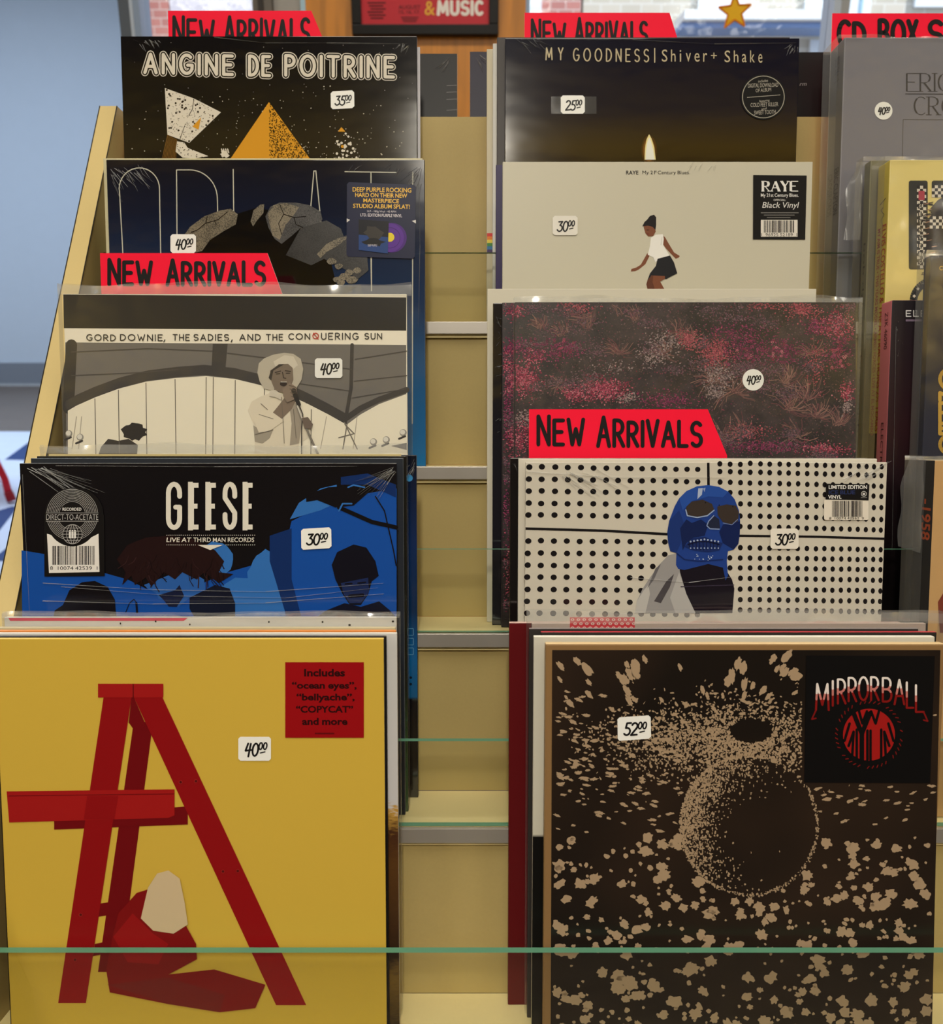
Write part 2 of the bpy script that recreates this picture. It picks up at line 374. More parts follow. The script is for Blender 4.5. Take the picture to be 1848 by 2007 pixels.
# ------------------------------------------------------------------ records
def frame(v, xl, xr, yt, n, floorw=None):
    tl = P(xl, yt, v); tr = P(xr, yt, v); fw = (Wf[n] if floorw is None else floorw) + .0004
    return tl[0], tr[0], tl[2], fw
LOG = []
def body(v, th, xl, xr, yt, n, front, edge=None, top=None, back=None, bev=.0006, floorw=None):
    u0, u1, w1, w0 = frame(v, xl, xr, yt, n, floorw)
    LOG.append((round(u1 - u0, 3), round(w1 - w0, 3), n, round(v, 3)))
    mb = MB(); fm = front if isinstance(front, bpy.types.Material) else mat(front, 'satin')
    em = mat(edge, 'satin') if isinstance(edge, tuple) else edge or fm; tm = mat(top, 'satin') if isinstance(top, tuple) else top or em
    mb.box((u0, v, w0), (u1, v + th, w1), fm, bev, (fm, mat(back, 'satin') if back else em, em, em, em, tm))
    return mb, ((u0 + u1) / 2, v + th / 2, w0)
TIER = {1: 'front', 2: 'second', 3: 'third', 4: 'fourth', 5: 'top'}
def grp(n, u, floorw): return 'record sleeves on the far side' if floorw is not None else 'record sleeves in the %s tier, %s pack' % (TIER[n], 'left' if u < 0 else 'right')
def plain(label, v, th, xl, xr, yt, n, front, edge=None, top=None, group=None, name='record_sleeve', floorw=None, cat='record'):
    mb, base = body(v, th, xl, xr, yt, n, front, edge, top, floorw=floorw)
    return tag(mb.build(name, None, base), label, cat, group or grp(n, base[0], floorw))
def rec(label, v, th, xl, xr, yt, n, front, edge=None, top=None, name='record_sleeve', floorw=None, cat='record', group=None, part='sleeve', bev=.0006):
    mb, base = body(v, th, xl, xr, yt, n, front, edge, top, floorw=floorw, bev=bev)
    t = T(name, label, cat, base, group or grp(n, base[0], floorw)); t.body = t.part(part, mb); t.v = v; t.th = th; t.box = frame(v, xl, xr, yt, n, floorw); return t
def bag(t, xl, xr, ytop, ysleeve, n, gap=.0022, flap=None):
    """polythene outer sleeve: front and back sheets with a wavy open lip above the record"""
    v0, v1 = t.v - gap, t.v + t.th + .0012; fw = Wf[n] + .0003
    mb = MB(); N = 40; rnd = random.Random(int(xl * 7 + ytop))
    wtop = P(xl, ytop, v0)[2]; wsl = P(xl, ysleeve, v0)[2]; ul, ur = P(xl, ytop, v0)[0], P(xr, ytop, v0)[0]
    ph = rnd.uniform(0, 6); rows = [fw, fw + (wsl - fw) * .5, wsl, wsl + (wtop - wsl) * .35, wsl + (wtop - wsl) * .7, wtop]
    for back in (0, 1):
        vs = []; fs = []
        for j, w in enumerate(rows):
            for i in range(N + 1):
                q = i / N; u = ul + (ur - ul) * q; v = v1 if back else v0; ww = w
                if j >= 3:
                    k = (j - 2) / 3; v += k * (.0014 * math.sin(q * 21 + ph) + .0012 * math.sin(q * 47 + ph * 2)) * (1 if not back else -.3) - (0 if back else k * .0004)
                    ww += k * (.0016 * math.sin(q * 9 + ph) + .0007 * math.sin(q * 31 + 2 * ph)) * (.5 if back else 1)
                vs.append((u, v, ww))
        for j in range(len(rows) - 1):
            for i in range(N): fs.append((j * (N + 1) + i, j * (N + 1) + i + 1, (j + 1) * (N + 1) + i + 1, (j + 1) * (N + 1) + i))
        mb.mesh(vs, [f for f in fs if f[0] < 2 * (N + 1)], M_BAG); mb.mesh(vs, [f for f in fs if f[0] >= 2 * (N + 1)], M_BAGTOP)
    if flap:                                              # the cover's loose upper corner folds out to the left
        n_ = 10; vs = []; fs = []; d = (wtop - fw) * .26; sx = ul - .010 * flap
        for j in range(n_ + 1):
            q = j / n_; w = wtop - .001 - d * q; bul = math.sin(min(1, q * 2.2) * math.pi / 2) * (.85 + .15 * math.cos(q * 9 + ph))
            for i in range(5):
                p = i / 4; vs.append((ul + (sx - ul) * p * bul, v0 + (v1 - v0) * (.5 - .42 * math.cos(p * math.pi)) * .9 + .0012 * math.sin(q * 13 + p * 4), w - .004 * p * (1 - q) + .003 * p * q))
        for j in range(n_):
            for i in range(4): fs.append((j * 5 + i, j * 5 + i + 1, j * 5 + i + 6, j * 5 + i + 5))
        mb.mesh(vs, fs, M_BAGTOP)
    for u in (ul, ur): mb.face([(u, v0, fw), (u, v1, fw), (u, v1, wtop), (u, v0, wtop)], M_BAGTOP)
    mb.face([(ul, v0, fw), (ur, v0, fw), (ur, v1, fw), (ul, v1, fw)], M_BAG)
    return t.part('plastic_outer_sleeve', mb, label='clear polythene outer sleeve', smooth=True)
def creases(t, v, corners, lay=9, seams=()):
    """raised folds in the shrink film: fans at corners, and long seams"""
    mb = MB()
    def ridge(x0, y0, x1, y1, w):
        a, b = P(x0, y0, v - .0006), P(x1, y1, v - .0006); d = Vector((b[0] - a[0], 0, b[2] - a[2])); n_ = Vector((-d.z, 0, d.x)).normalized() * (w / F * v * .5)
        top = [Vector(a) + Vector((0, -.0007, 0)), Vector(b) + Vector((0, -.0005, 0))]; A, B = Vector(a), Vector(b)
        mb.face([A + n_, B + n_ * .3, top[1], top[0]], M_CREASE); mb.face([top[0], top[1], B - n_ * .3, A - n_], M_CREASE)
    for (cx, cy, dx, dy, n, ln, a0, a1) in corners:
        for k in range(n):
            a = math.radians(a0 + (a1 - a0) * (k + random.uniform(-.3, .3)) / n); r0 = random.uniform(3, 14); r1 = r0 + ln * random.uniform(.4, 1)
            ox = dx * random.uniform(0, 1); oy = dy * random.uniform(0, 1)
            ridge(cx + ox + r0 * math.cos(a), cy + oy + r0 * math.sin(a), cx + ox + r1 * math.cos(a), cy + oy + r1 * math.sin(a), random.uniform(.7, 1.5))
    for pts, w in seams:
        for (x0, y0), (x1, y1) in zip(pts, pts[1:]): ridge(x0, y0, x1, y1, w)
    return t.part('shrink_wrap', mb, label='creased clear shrink film')
def gradmat(name, stops, w0, w1, fin='gloss', axis='Z'):       # foot-to-head colour blend, for prints and one painted reflection band
    m = mat((1, 2, len(name) * 3), fin, name); m = m.copy(); m.name = name; nt = m.node_tree; N = nt.nodes.new; L = nt.links.new; b = nt.nodes['Principled BSDF']
    tc = N('ShaderNodeTexCoord'); sx = N('ShaderNodeSeparateXYZ'); mr = N('ShaderNodeMapRange'); cr = N('ShaderNodeValToRGB')
    L(tc.outputs['Object'], sx.inputs[0]); L(sx.outputs[axis], mr.inputs[0]); mr.inputs[1].default_value = w0; mr.inputs[2].default_value = w1
    L(mr.outputs[0], cr.inputs[0]); e = cr.color_ramp.elements
    while len(e) < len(stops): e.new(.5)
    for k, (p, c) in enumerate(stops): e[k].position = p; e[k].color = alb(c)
    L(cr.outputs[0], b.inputs['Base Color']); return m
# ================================================================== the room (structure)
def wbox(mb, a, b, m, bev=0): mb.box(a, b, m, bev)
M_WALLB = laminate('blue_grey_paint', (196, 205, 216), .02); M_WOOD = bpy.data.materials.new('orange_pine')
def wood(m, rgb, sc):
    m.use_nodes = True; nt = m.node_tree; b = nt.nodes['Principled BSDF']; N = nt.nodes.new; L = nt.links.new
    tc = N('ShaderNodeTexCoord'); mp = N('ShaderNodeMapping'); mp.inputs['Scale'].default_value = sc; nz = N('ShaderNodeTexNoise'); nz.inputs['Scale'].default_value = 3; nz.inputs['Detail'].default_value = 6; nz.inputs['Distortion'].default_value = 1.2
    cr = N('ShaderNodeValToRGB'); a = alb(rgb); cr.color_ramp.elements[0].position = .35; cr.color_ramp.elements[1].position = .65
    cr.color_ramp.elements[0].color = tuple(c * .78 for c in a[:3]) + (1,); cr.color_ramp.elements[1].color = tuple(min(.9, c * 1.12) for c in a[:3]) + (1,)
    L(tc.outputs['Object'], mp.inputs['Vector']); L(mp.outputs['Vector'], nz.inputs['Vector']); L(nz.outputs['Fac'], cr.inputs[0]); L(cr.outputs[0], b.inputs['Base Color']); b.inputs['Roughness'].default_value = .4
    return m
wood(M_WOOD, (206, 132, 40), (9, 9, .8)); M_FLOORW = wood(bpy.data.materials.new('grey_brown_planks'), (112, 98, 88), (.7, 9, 9))
M_WHITEP = mat((205, 203, 200), 'matte', 'white_paint'); M_DARKC = mat((78, 76, 74), 'matte', 'ceiling_tile')
YW = 3.0                                                  # the shop window wall
XL = PW(236, 60, YW).x; X1 = PW(256, 50, YW).x; X2 = PW(275, 40, YW).x; X3 = PW(497, 10, YW).x; X4 = PW(535, 10, YW).x
X5 = PW(590, 40, YW).x; X6 = PW(600, 40, YW).x; X7 = PW(1030, 40, YW).x; X8 = PW(1632, 40, YW).x; X9 = PW(1662, 40, YW).x
ZA = 4.6; XB = -8.0; YB = 9.6; XR = 5.2; YBK = -2.7; ZC = 3.02
mb = MB(); wbox(mb, (XB, YBK, -.1), (XR, YB, 0), M_FLOORW); struct(mb.build('floor', rack=False))
mb = MB(); wbox(mb, (XB, YBK, ZC), (XR, YW + .2, ZC + .1), M_DARKC); mb.prism([(XB, YW + .2, ZA), (PW(252, 60, YW + .2).x + .06, YW + .2, ZA), (PW(258, 60, YB).x + .06, YB + .12, ZA), (XB, YB + .12, ZA)], (0, 0, .1), M_DARKC); wbox(mb, (XB, YW + .1, ZC + .1), (XL, YW + .2, ZA + .1), M_DARKC); struct(mb.build('ceiling', rack=False))
mb = MB(); wbox(mb, (XB, YB, 0), (PW(258, 60, YB).x, YB + .12, ZA), M_WALLB); struct(mb.build('wall_back', rack=False))
mb = MB(); wbox(mb, (XB - .12, YBK, 0), (XB, YB + .12, ZA), M_WHITEP); struct(mb.build('wall_left', rack=False))
mb = MB(); wbox(mb, (XR, YBK, 0), (XR + .12, YW + .12, ZC), M_WHITEP); struct(mb.build('wall_right', rack=False))
mb = MB(); wbox(mb, (XB, YBK - .12, 0), (XR, YBK, 2.15), mat((64, 54, 46)))
wbox(mb, (XB, YBK - .12, 2.15), (XR, YBK, ZC), mat((216, 184, 74))); struct(mb.build('wall_rear', rack=False))
ya = YW + .12
for k in range(8):                                        # side wall of the back room, slanting away behind the window wall
    q0, q1 = ya + (YB - ya) * k / 8, ya + (YB - ya) * (k + 1) / 8
    xa = lambda y, o: PW(252, 60, ya).x + (PW(258, 60, YB).x - PW(252, 60, ya).x) * (y - ya) / (YB - ya) + o
    mb = MB(); mb.prism([(xa(q0, 0), q0, 0), (xa(q1, 0), q1, 0), (xa(q1, .06), q1, 0), (xa(q0, .06), q0, 0)], (0, 0, ZA), M_WHITEP); struct(mb.build('wall_alcove', rack=False))
mb = MB(); wbox(mb, (XB + .001, YB - .03, 0), (PW(256, 60, YB).x, YB - .0005, .25), mat((128, 132, 140), 'satin')); wbox(mb, (XB + .001, YB - .045, 0), (PW(256, 60, YB).x, YB - .031, .025), mat((176, 178, 180), 'satin')); struct(mb.build('baseboard_back', rack=False))
mb = MB(); wbox(mb, (X6, YW, 0), (X7, YW + .12, ZC), M_WOOD); struct(mb.build('wall_front', rack=False))
mb = MB(); wbox(mb, (XB + .001, -1.34, 2.62), (XR - .001, -1.22, ZC - .0005), mat((232, 196, 84))); struct(mb.build('trim_3', rack=False))
mb = MB(); wbox(mb, (X4, YW + .01, 0), (X5 - .0005, YW + .11, ZC), mat((168, 164, 160))); wbox(mb, (X5, YW + .0, 0), (X6 - .0005, YW + .09, ZC), mat((176, 208, 226))); struct(mb.build('trim_1', rack=False))
mb = MB(); wbox(mb, (X3 + .0005, YW - .02, 0), (X4 - .0005, YW + .09, ZC), mat((112, 106, 100))); wbox(mb, (X3 + .02, YW - .03, 0), (X3 + .034, YW - .0205, ZC), mat((60, 56, 54))); struct(mb.build('trim_2', rack=False))
def window(name, xa, xb, frames, frame_m, sill=1.2):
    mb = MB(); wbox(mb, (xa, YW + .045, sill), (xb, YW + .051, ZC - .06), M_PANE); p = struct(mb.build(name, rack=False))
    mb = MB()
    for a, b, m in frames: wbox(mb, (a, YW, sill), (b, YW + .1, ZC), m)
    wbox(mb, (xa, YW, ZC - .06), (xb, YW + .1, ZC - .0005), frame_m); wbox(mb, (xa, YW - .02, sill - .06), (xb, YW + .12, sill - .0005), frame_m)
    f = mb.build('window_frame', p)
    mb = MB(); wbox(mb, (xa, YW, 0), (xb, YW + .12, sill - .061), M_WHITEP); struct(mb.build('wall_front', rack=False)).name = 'wall_' + name
FB = mat((150, 168, 196), 'satin', 'blue_grey_frame'); FD = mat((96, 104, 116), 'satin', 'dark_grey_frame'); FL = mat((196, 208, 226), 'satin', 'pale_frame')
Xm = PW(263, 50, YW).x
window('window_1', XL, X3, [(XL, X1, FD), (X1 + .0005, Xm, FL), (Xm + .0005, X2, FB)], FB)
window('window_2', X7, X8, [(X7, X7 + .012, FB)], FB)
window('window_3', X9, XR - .001, [(X8, X8 + .022, FL), (X8 + .0225, X9, mat((170, 172, 176), 'satin'))], FB)

# ---- outside: brick fronts across the street
def brick(name, c1, c2, mortar, sc):
    m, nt, b = nodes(name); N = nt.nodes.new; L = nt.links.new; br = N('ShaderNodeTexBrick'); tc = N('ShaderNodeTexCoord'); mp = N('ShaderNodeMapping'); mp.inputs['Rotation'].default_value = (math.radians(90), 0, 0)
    L(tc.outputs['Object'], mp.inputs['Vector']); L(mp.outputs['Vector'], br.inputs['Vector'])
    for k, c in (('Color1', c1), ('Color2', c2), ('Mortar', mortar)): br.inputs[k].default_value = alb(c)
    br.inputs['Scale'].default_value = sc; L(br.outputs['Color'], b.inputs['Base Color']); b.inputs['Roughness'].default_value = .8; return m
M_BR = brick('red_brick', (190, 128, 120), (176, 118, 112), (200, 176, 170), 3.2); M_BB = brick('pale_brick', (205, 196, 182), (192, 184, 170), (214, 210, 202), 2.4)
YF = 10.0
def bx(x, Y=YF): return PW(x, 40, Y).x
def bz(y, Y=YF): return PW(CX, y, Y).z
g = MB(); wbox(g, (-3.4, YW + .5, -.15), (16, 16, -.1), mat((170, 170, 172))); struct(g.build('street', rack=False)).name = 'floor_street'
def building(label, x0, x1, m, wins, group, extra=None, h=9):
    c = ((x0 + x1) / 2, YF, -.1); t = T('building', label, 'building', c, rack=False)
    mb = MB(); wbox(mb, (x0, YF, -.1), (x1, YF + 4, h), m); w = t.part('facade', mb)
    for a, b, z0, z1 in wins:
        mb = MB(); fr = mat((226, 232, 238)); wbox(mb, (a, YF - .05, z0), (b, YF - .001, z1), fr); f = t.part('window', mb, w)
        mb2 = MB(); wbox(mb2, (a + .12, YF - .06, z0 + .1), (b - .12, YF - .0505, z1 - .1), mat((150, 186, 206), 'satin')); o = mb2.build('pane', f, c)
    for e in extra or (): mb = MB(); wbox(mb, *e[1:]); t.part(e[0], mb)
    return t
building('pink red brick building seen through the narrow left window', bx(120), bx(333), M_BR, [], None)
building('pale lavender building beside the red brick one', bx(335), bx(560), mat((206, 204, 216)), [], None)  # whitish window glare is put into this facade colour
building('red brick building edge at the left of the wide right window', bx(900), bx(1138), M_BR, [(bx(1000), bx(1060), bz(60), bz(-120))], None)
LW = [(bx(a), bx(b), bz(c), bz(d)) for a, b, c, d in ((1365, 1455, 20, -150), (1572, 1632, 20, -150), (1660, 1700, 62, -150), (1785, 1880, 16, -150), (1330, 1390, 150, 80), (1590, 1660, 150, 80))]
building('pale stone brick building with white window frames behind the star', bx(1142), bx(2200), M_BB, LW, None,
         [('ledge', (bx(1320), YF - .5, bz(63)), (bx(1640), YF - .0605, bz(45)), mat((232, 236, 242))), ('awning', (bx(1320), YF - .4, bz(74)), (bx(1640), YF - .0605, bz(64)), mat((132, 158, 208)))])
# ---- star hanging in the window
def star():
    c = PW(1440, 23, YW - .03); t = T('star_ornament', 'small translucent yellow star hanging in the right window', 'ornament', tuple(c), rack=False)
    s = (PW(1472, 23, YW - .03).x - PW(1440, 23, YW - .03).x) * 1.05; pts = []
    for k in range(10):
        r = s if k % 2 == 0 else s * .42; a = math.radians(90 + 36 * k + 4); pts.append((c.x + r * math.cos(a), c.y, c.z + r * math.sin(a)))
    m, nt, b = nodes('yellow_acetate'); b.inputs['Base Color'].default_value = (.9, .60, .02, 1); b.inputs['Roughness'].default_value = .3
    trl = nt.nodes.new('ShaderNodeBsdfTranslucent'); trl.inputs[0].default_value = (1, .72, .05, 1); mx = nt.nodes.new('ShaderNodeMixShader'); mx.inputs[0].default_value = .6
    nt.links.new(b.outputs[0], mx.inputs[1]); nt.links.new(trl.outputs[0], mx.inputs[2]); nt.links.new(mx.outputs[0], nt.nodes['Material Output'].inputs[0])
    mb = MB(); mb.prism(pts[::-1], (0, .006, 0), m); t.part('star', mb)
    mb = MB()
    for k in range(10): mb.tube([pts[k], pts[(k + 1) % 10]], .003, mat((226, 130, 20), 'satin'), 6)
    t.part('orange_rim', mb)
    mb = MB(); mb.tube([(c.x, c.y, c.z + s), (c.x, c.y, ZC - .061)], .0012, mat((210, 210, 210)), 5); t.part('thread', mb)
star()
# ---- framed poster on the pine wall
def poster():
    Yp = YW - .03
    def q(x, y, Y=Yp): p = PW(x, y, Y); return p
    x0, x1, zb = q(690, 66).x, q(977, 66).x, q(830, 68).z; zt = zb + .66
    t = T('framed_poster', 'black framed red poster hanging on the orange pine wall', 'poster', ((x0 + x1) / 2, YW - .012, zb), rack=False)
    fw = q(708, 40).x - x0; b = mat((20, 18, 18), 'satin'); mb = MB()
    for A, B in (((x0, Yp, zb), (x1, YW - .002, zb + fw)), ((x0, Yp, zt - fw), (x1, YW - .002, zt)), ((x0, Yp, zb + fw), (x0 + fw, YW - .002, zt - fw)), ((x1 - fw, Yp, zb + fw), (x1, YW - .002, zt - fw))): wbox(mb, A, B, b, .003)
    t.part('frame', mb)
    Yq = YW - .018; red = mat((196, 46, 58), 'satin'); mb = MB(); wbox(mb, (x0 + fw, Yq, zb + fw), (x1 - fw, YW - .003, zt - fw), red); pr = t.part('print', mb)
    a = Art(0, 'satin', 0, lambda x, y, l: tuple(PW(x, y, Yq - .0008 - l * .0002)))
    dk = (96, 22, 30)
    for k in range(6): a.rect(720 + (k % 3) * 3, 4 + k * 6, 756 - (k % 2) * 5, 7 + k * 6, dk)
    t.part('small_print', a, pr, 'dark small lettering'); a = Art(0, 'satin', 0, lambda x, y, l: tuple(PW(x, y, Yq - .0008 - l * .0002)))
    a.text('AUGUST', 781, 10, 824, 18, dk, bold=.012); a.text('15, 16, 17.', 782, 20, 823, 28, dk, bold=.012)
    for k in range(3): a.rect(786 + k * 2, 33 + k * 4, 820 - k * 2, 35 + k * 4, dk)
    t.part('date_lettering', a, pr, 'dark date lettering')
    a = Art(0, 'satin', 0, lambda x, y, l: tuple(PW(x, y, Yq - .0008 - l * .0002)))
    a.text('&', 832, 2, 853, 30, (230, 170, 60), bold=.012); t.part('ampersand', a, pr, 'yellow ampersand')
    a = Art(0, 'satin', 0, lambda x, y, l: tuple(PW(x, y, Yq - .0008 - l * .0002)))
    a.strokes('MUSIC', 859, 3, 944, 28, 6.5, (240, 232, 226), gap=.34, font={'C': [arc(.3, .5, .3, .5, 50, 310, 12)]}); t.part('lettering', a, pr, 'white hand lettering')
poster()
# ---- red chair whose one leg shows at the left edge, and the rug under it
def chair():
    foot = PF(24, 986); top = PF(24, 986) + Vector((-.125, .02, .44)); m = mat((205, 30, 46), 'satin', 'red_metal'); c = (foot.x - .22, foot.y + .2, 0)
    t = T('chair', 'red metal chair with one tapering leg showing on the floor', 'chair', c, rack=False)
    for sx, sy in ((0, 0), (1, 0), (0, 1), (1, 1)):
        f = Vector((foot.x - .52 * sx - .30 * sy, foot.y + .40 * sy, .0125)); tp = Vector((top.x - .27 * sx - .255 * sy, top.y + .34 * sy, .44)); d = tp - f
        mb = MB(); mb.tube([f + d * .12, f + d * .3 + Vector((.012 * (1 - 2 * sx), 0, 0)), f + d * .7, tp], [.021, .019, .018, .02], m); l = t.part('leg', mb, smooth=True)
        mb = MB(); mb.tube([f, f + d * .125], [.027, .024], mat((150, 24, 34), 'satin')); t.part('foot_cap', mb, l, 'dark red foot cap', True)
    q = lambda a, b, z: (top.x + a - .75 * b, top.y + b, z)
    mb = MB(); mb.prism([q(-.36, -.03, .441), q(.012, -.03, .441), q(.012, .38, .441), q(-.36, .38, .441)], (0, 0, .02), m); t.part('seat', mb)
    mb = MB(); mb.prism([q(-.36, .36, .4625), q(.012, .36, .4625), q(.012, .38, .4625), q(-.36, .38, .4625)], (0, 0, .38), m); t.part('backrest', mb)
chair()
def rug():
    a, b = PF(-130, 1200), PF(300, 846); x0, y0, x1, y1 = a.x - 1.2, a.y, b.x + .3, b.y; m = laminate('pale_rug', (206, 214, 232), .06)
    t = T('rug', 'pale blue white rug with navy triangles beyond the rack', 'rug', ((x0 + x1) / 2, (y0 + y1) / 2, 0), rack=False)
    mb = MB(); mb.prism([tuple(PF(x, y, .0005)) for x, y in ((-420, 1240), (130, 1240), (130, 846), (-420, 846))], (0, 0, .001), m); t.part('pile', mb)
    pf = lambda x, y, l: tuple(PF(x, y, .0019 + l * .0002)); a = Art(0, 'matte', 0, pf); nv = (44, 66, 116)
    for tri in ([(9, 901), (54, 868), (90, 866), (90, 903)], [(-40, 1012), (25, 992), (34, 995), (0, 1039), (-40, 1060)], [(-60, 902), (-20, 868), (-12, 902)], [(-20, 1100), (30, 1060), (30, 1100)]):
        a = Art(0, 'matte', 0, pf); a.poly(tri, nv); t.part('triangle', a, label='navy triangle')
rug()

# ================================================================== divider cards
M_RED, _nt, _b = nodes('neon_red_card'); _b.inputs['Base Color'].default_value = (.90, .008, .040, 1); _b.inputs['Roughness'].default_value = .5; _b.inputs['Specular IOR Level'].default_value = .12
def divider(label, v, xl, xr, yt, n, slant_to, txt, tb, w, font=None, gap=.3, lay_slope=0):
    """card with a slanting end; slant_to = (x, y) where the slant meets the card body"""
    pts = [P(xl, yt, v), P(xr, yt, v), P(slant_to[0], slant_to[1], v)]; fw = Wf[n] + .0004; pts += [(pts[2][0], v, fw), (pts[0][0], v, fw)]
    base = ((pts[0][0] + pts[2][0]) / 2, v, fw); t = T('divider_card', label, 'divider card', base, 'red divider cards')
    mb = MB(); mb.prism(pts[::-1], (0, .0014, 0), M_RED, mat((236, 226, 216))); t.part('card', mb)
    a = Art(v, 'matte', 2)
    i = 0
    for wd in txt.split(' '):
        x0, y0, x1, y1, big = tb[i]; i += 1
        first = layout(wd[0], 0, 0, 1, 1); wid = max(p[0] for q in (font or G)[wd[0]] for p in q) if not font else .6
        tot = sum(max(p[0] for q in G[c] for p in q) + gap for c in wd) - gap; f0 = max(p[0] for q in G[wd[0]] for p in q)
        xs = x0 + (x1 - x0) * f0 / tot
        a.strokes(wd[0], x0, y0 - big, xs, y1, w, (8, 6, 7))
        if len(wd) > 1: a.strokes(wd[1:], x0 + (x1 - x0) * (f0 + gap) / tot, y0, x1, y1, w, (8, 6, 7), gap=gap, wob=.05)
    t.part('lettering', a, label='black marker lettering')
divider('red NEW ARRIVALS card behind the black sleeve with a yellow pyramid', .981, 329, 610, 21, 5, (632, 73), 'NEW ARRIVALS', [(341, 39, 418, 88, 6), (441, 39, 606, 90, 6)], 6.5)
divider('red NEW ARRIVALS card behind the dark sleeve with a candle flame', .9975, 1028, 1312, 25, 5, (1327, 73), 'NEW ARRIVALS', [(1043, 45, 1107, 88, 6), (1128, 44, 1268, 88, 8)], 6)
divider('red NEW ARRIVALS card standing behind the black and white concert sleeve', .828, 196, 524, 496, 3, (555, 581), 'NEW ARRIVALS', [(214, 512, 296, 557, 3), (328, 515, 518, 558, 5)], 7.5)
divider('red NEW ARRIVALS card in front of the dark flower sleeve', .776, 1037, 1387, 802, 2, (1425, 893), 'NEW ARRIVALS', [(1055, 824, 1143, 871, 8), (1172, 826, 1374, 874, 8)], 7.5)
divider('red CD BOX card at the right end of the top tier', 1.006, 1631, 1990, 26, 5, (2010, 80), 'CD BOX SETS', [(1644, 46, 1694, 90, 4), (1724, 42, 1796, 90, 2), (1822, 44, 1960, 90, 2)], 9)

# ================================================================== tier five, left
BL = (17, 15, 17)
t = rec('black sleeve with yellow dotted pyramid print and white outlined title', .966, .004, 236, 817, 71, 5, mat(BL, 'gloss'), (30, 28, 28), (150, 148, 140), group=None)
v = t.v; a = Art(v, 'gloss', 0)
for _ in range(330):
    x, y = random.gauss(530, 130), random.gauss(300, 75)
    if 243 < x < 810 and 165 < y < 309: a.disc(x, y, random.uniform(.6, 1.3), (205, 196, 170), 0, n=6)
for _ in range(60): a.disc(random.uniform(243, 810), random.uniform(80, 309), random.uniform(.5, .9), (170, 160, 150), 0, n=6)
ORG = (216, 152, 44)
a.poly([(527, 200), (608, 312), (528, 312)], ORG, 1); a.poly([(527, 200), (528, 312), (451, 312)], ORG, 1)
for _ in range(650):
    q = random.random() ** .5; r = random.random(); x, y = 528 + 78 * q * r, 202 + 109 * q
    a.disc(x, y, random.uniform(.7, 1.2), (50, 36, 14), 2, n=6)
hd = [(323, 172.5), (380, 193), (433, 220), (371, 280), (328, 264)]; CRM = (222, 214, 198)
a.poly(hd, CRM, 1)
def inside(p, poly):
    c = False; n = len(poly)
    for i in range(n):
        (x0, y0), (x1, y1) = poly[i], poly[(i + 1) % n]
        if (y0 > p[1]) != (y1 > p[1]) and p[0] < (x1 - x0) * (p[1] - y0) / (y1 - y0) + x0: c = not c
    return c
for _ in range(420):
    p = (random.uniform(323, 433), random.uniform(172, 280))
    if inside((p[0] - 3, p[1]), hd) and inside((p[0] + 3, p[1]), hd): a.disc(*p, random.choice((.6, .6, .7, .9, 2.0)), (30, 26, 24), 2, n=7)
a.line([(380, 194), (377, 214), (370, 226)], 1.2, (60, 54, 48), 3); a.line([(362, 246), (352, 274)], 1.0, (60, 54, 48), 3)
a.poly([(394, 230), (377, 248), (389, 254)], ORG, 3)
a.poly([(328, 264), (347, 274), (345, 312), (317, 312)], (110, 76, 34), 1)
for k in range(9): a.line([(330 + k * 1.9, 266 + k), (319 + k * 3, 311)], .9, (36, 26, 14), 2)
arm = [(347, 277), (361, 279), (368, 290), (408, 306), (380, 311), (358, 309), (344, 297)]; a.poly(arm, CRM, 2)
for _ in range(50):
    p = (random.uniform(344, 408), random.uniform(277, 311))
    if inside(p, arm): a.disc(*p, random.uniform(.7, 1.3), (30, 26, 24), 3, n=6)
a.blot(441, 302, 8, 7, CRM, 2); [a.line([(436 + k * 4, 299), (434 + k * 4, 292)], 2.2, CRM, 2) for k in range(4)]
dome = [(652, 312), (655, 285), (662, 266), (672, 257), (684, 257), (694, 268), (702, 290), (706, 312)]; a.poly(dome, (24, 22, 22), 1)
for _ in range(70):
    p = (random.uniform(652, 706), random.uniform(258, 311))
    if inside(p, dome): a.disc(*p, random.choice((.7, .8, 2.2, 2.6)), CRM, 2, n=8)
a.poly([(669, 249), (677, 258), (662, 258)], ORG, 3); a.disc(671, 287, 3, ORG, 3)
t.part('cover_print', a)
a = Art(v, 'gloss', 3)
for wd, x0, x1, y0, y1, sl in (('ANGINE', 284, 455, 106, 142, 4), ('DE', 489, 528, 110, 147, 1), ('POITRINE', 560, 771, 109, 147, 4)):
    a.strokes(wd, x0, y0, x1, y1, 14.6, CRM, 3, sl, gap=.42); a.strokes(wd, x0, y0, x1, y1, 11.2, (14, 12, 12), 4, sl, gap=.42); a.strokes(wd, x0, y0, x1, y1, 6.4, CRM, 5, sl, gap=.42)
t.part('title_lettering', a, label='white outlined title letters')
price(t, v, 648, 178, 694, 213, '35', tilt=1)
creases(t, v, [(245, 72, 60, 6, 16, 16, 20, 75), (785, 80, 25, 5, 10, 18, 100, 150)], seams=[([(420, 73), (520, 84), (640, 84), (800, 86)], 1.6)])
plain('pale sleeve showing a thin edge behind the pyramid sleeve', .9735, .004, 246, 823, 92, 5, (196, 194, 200))

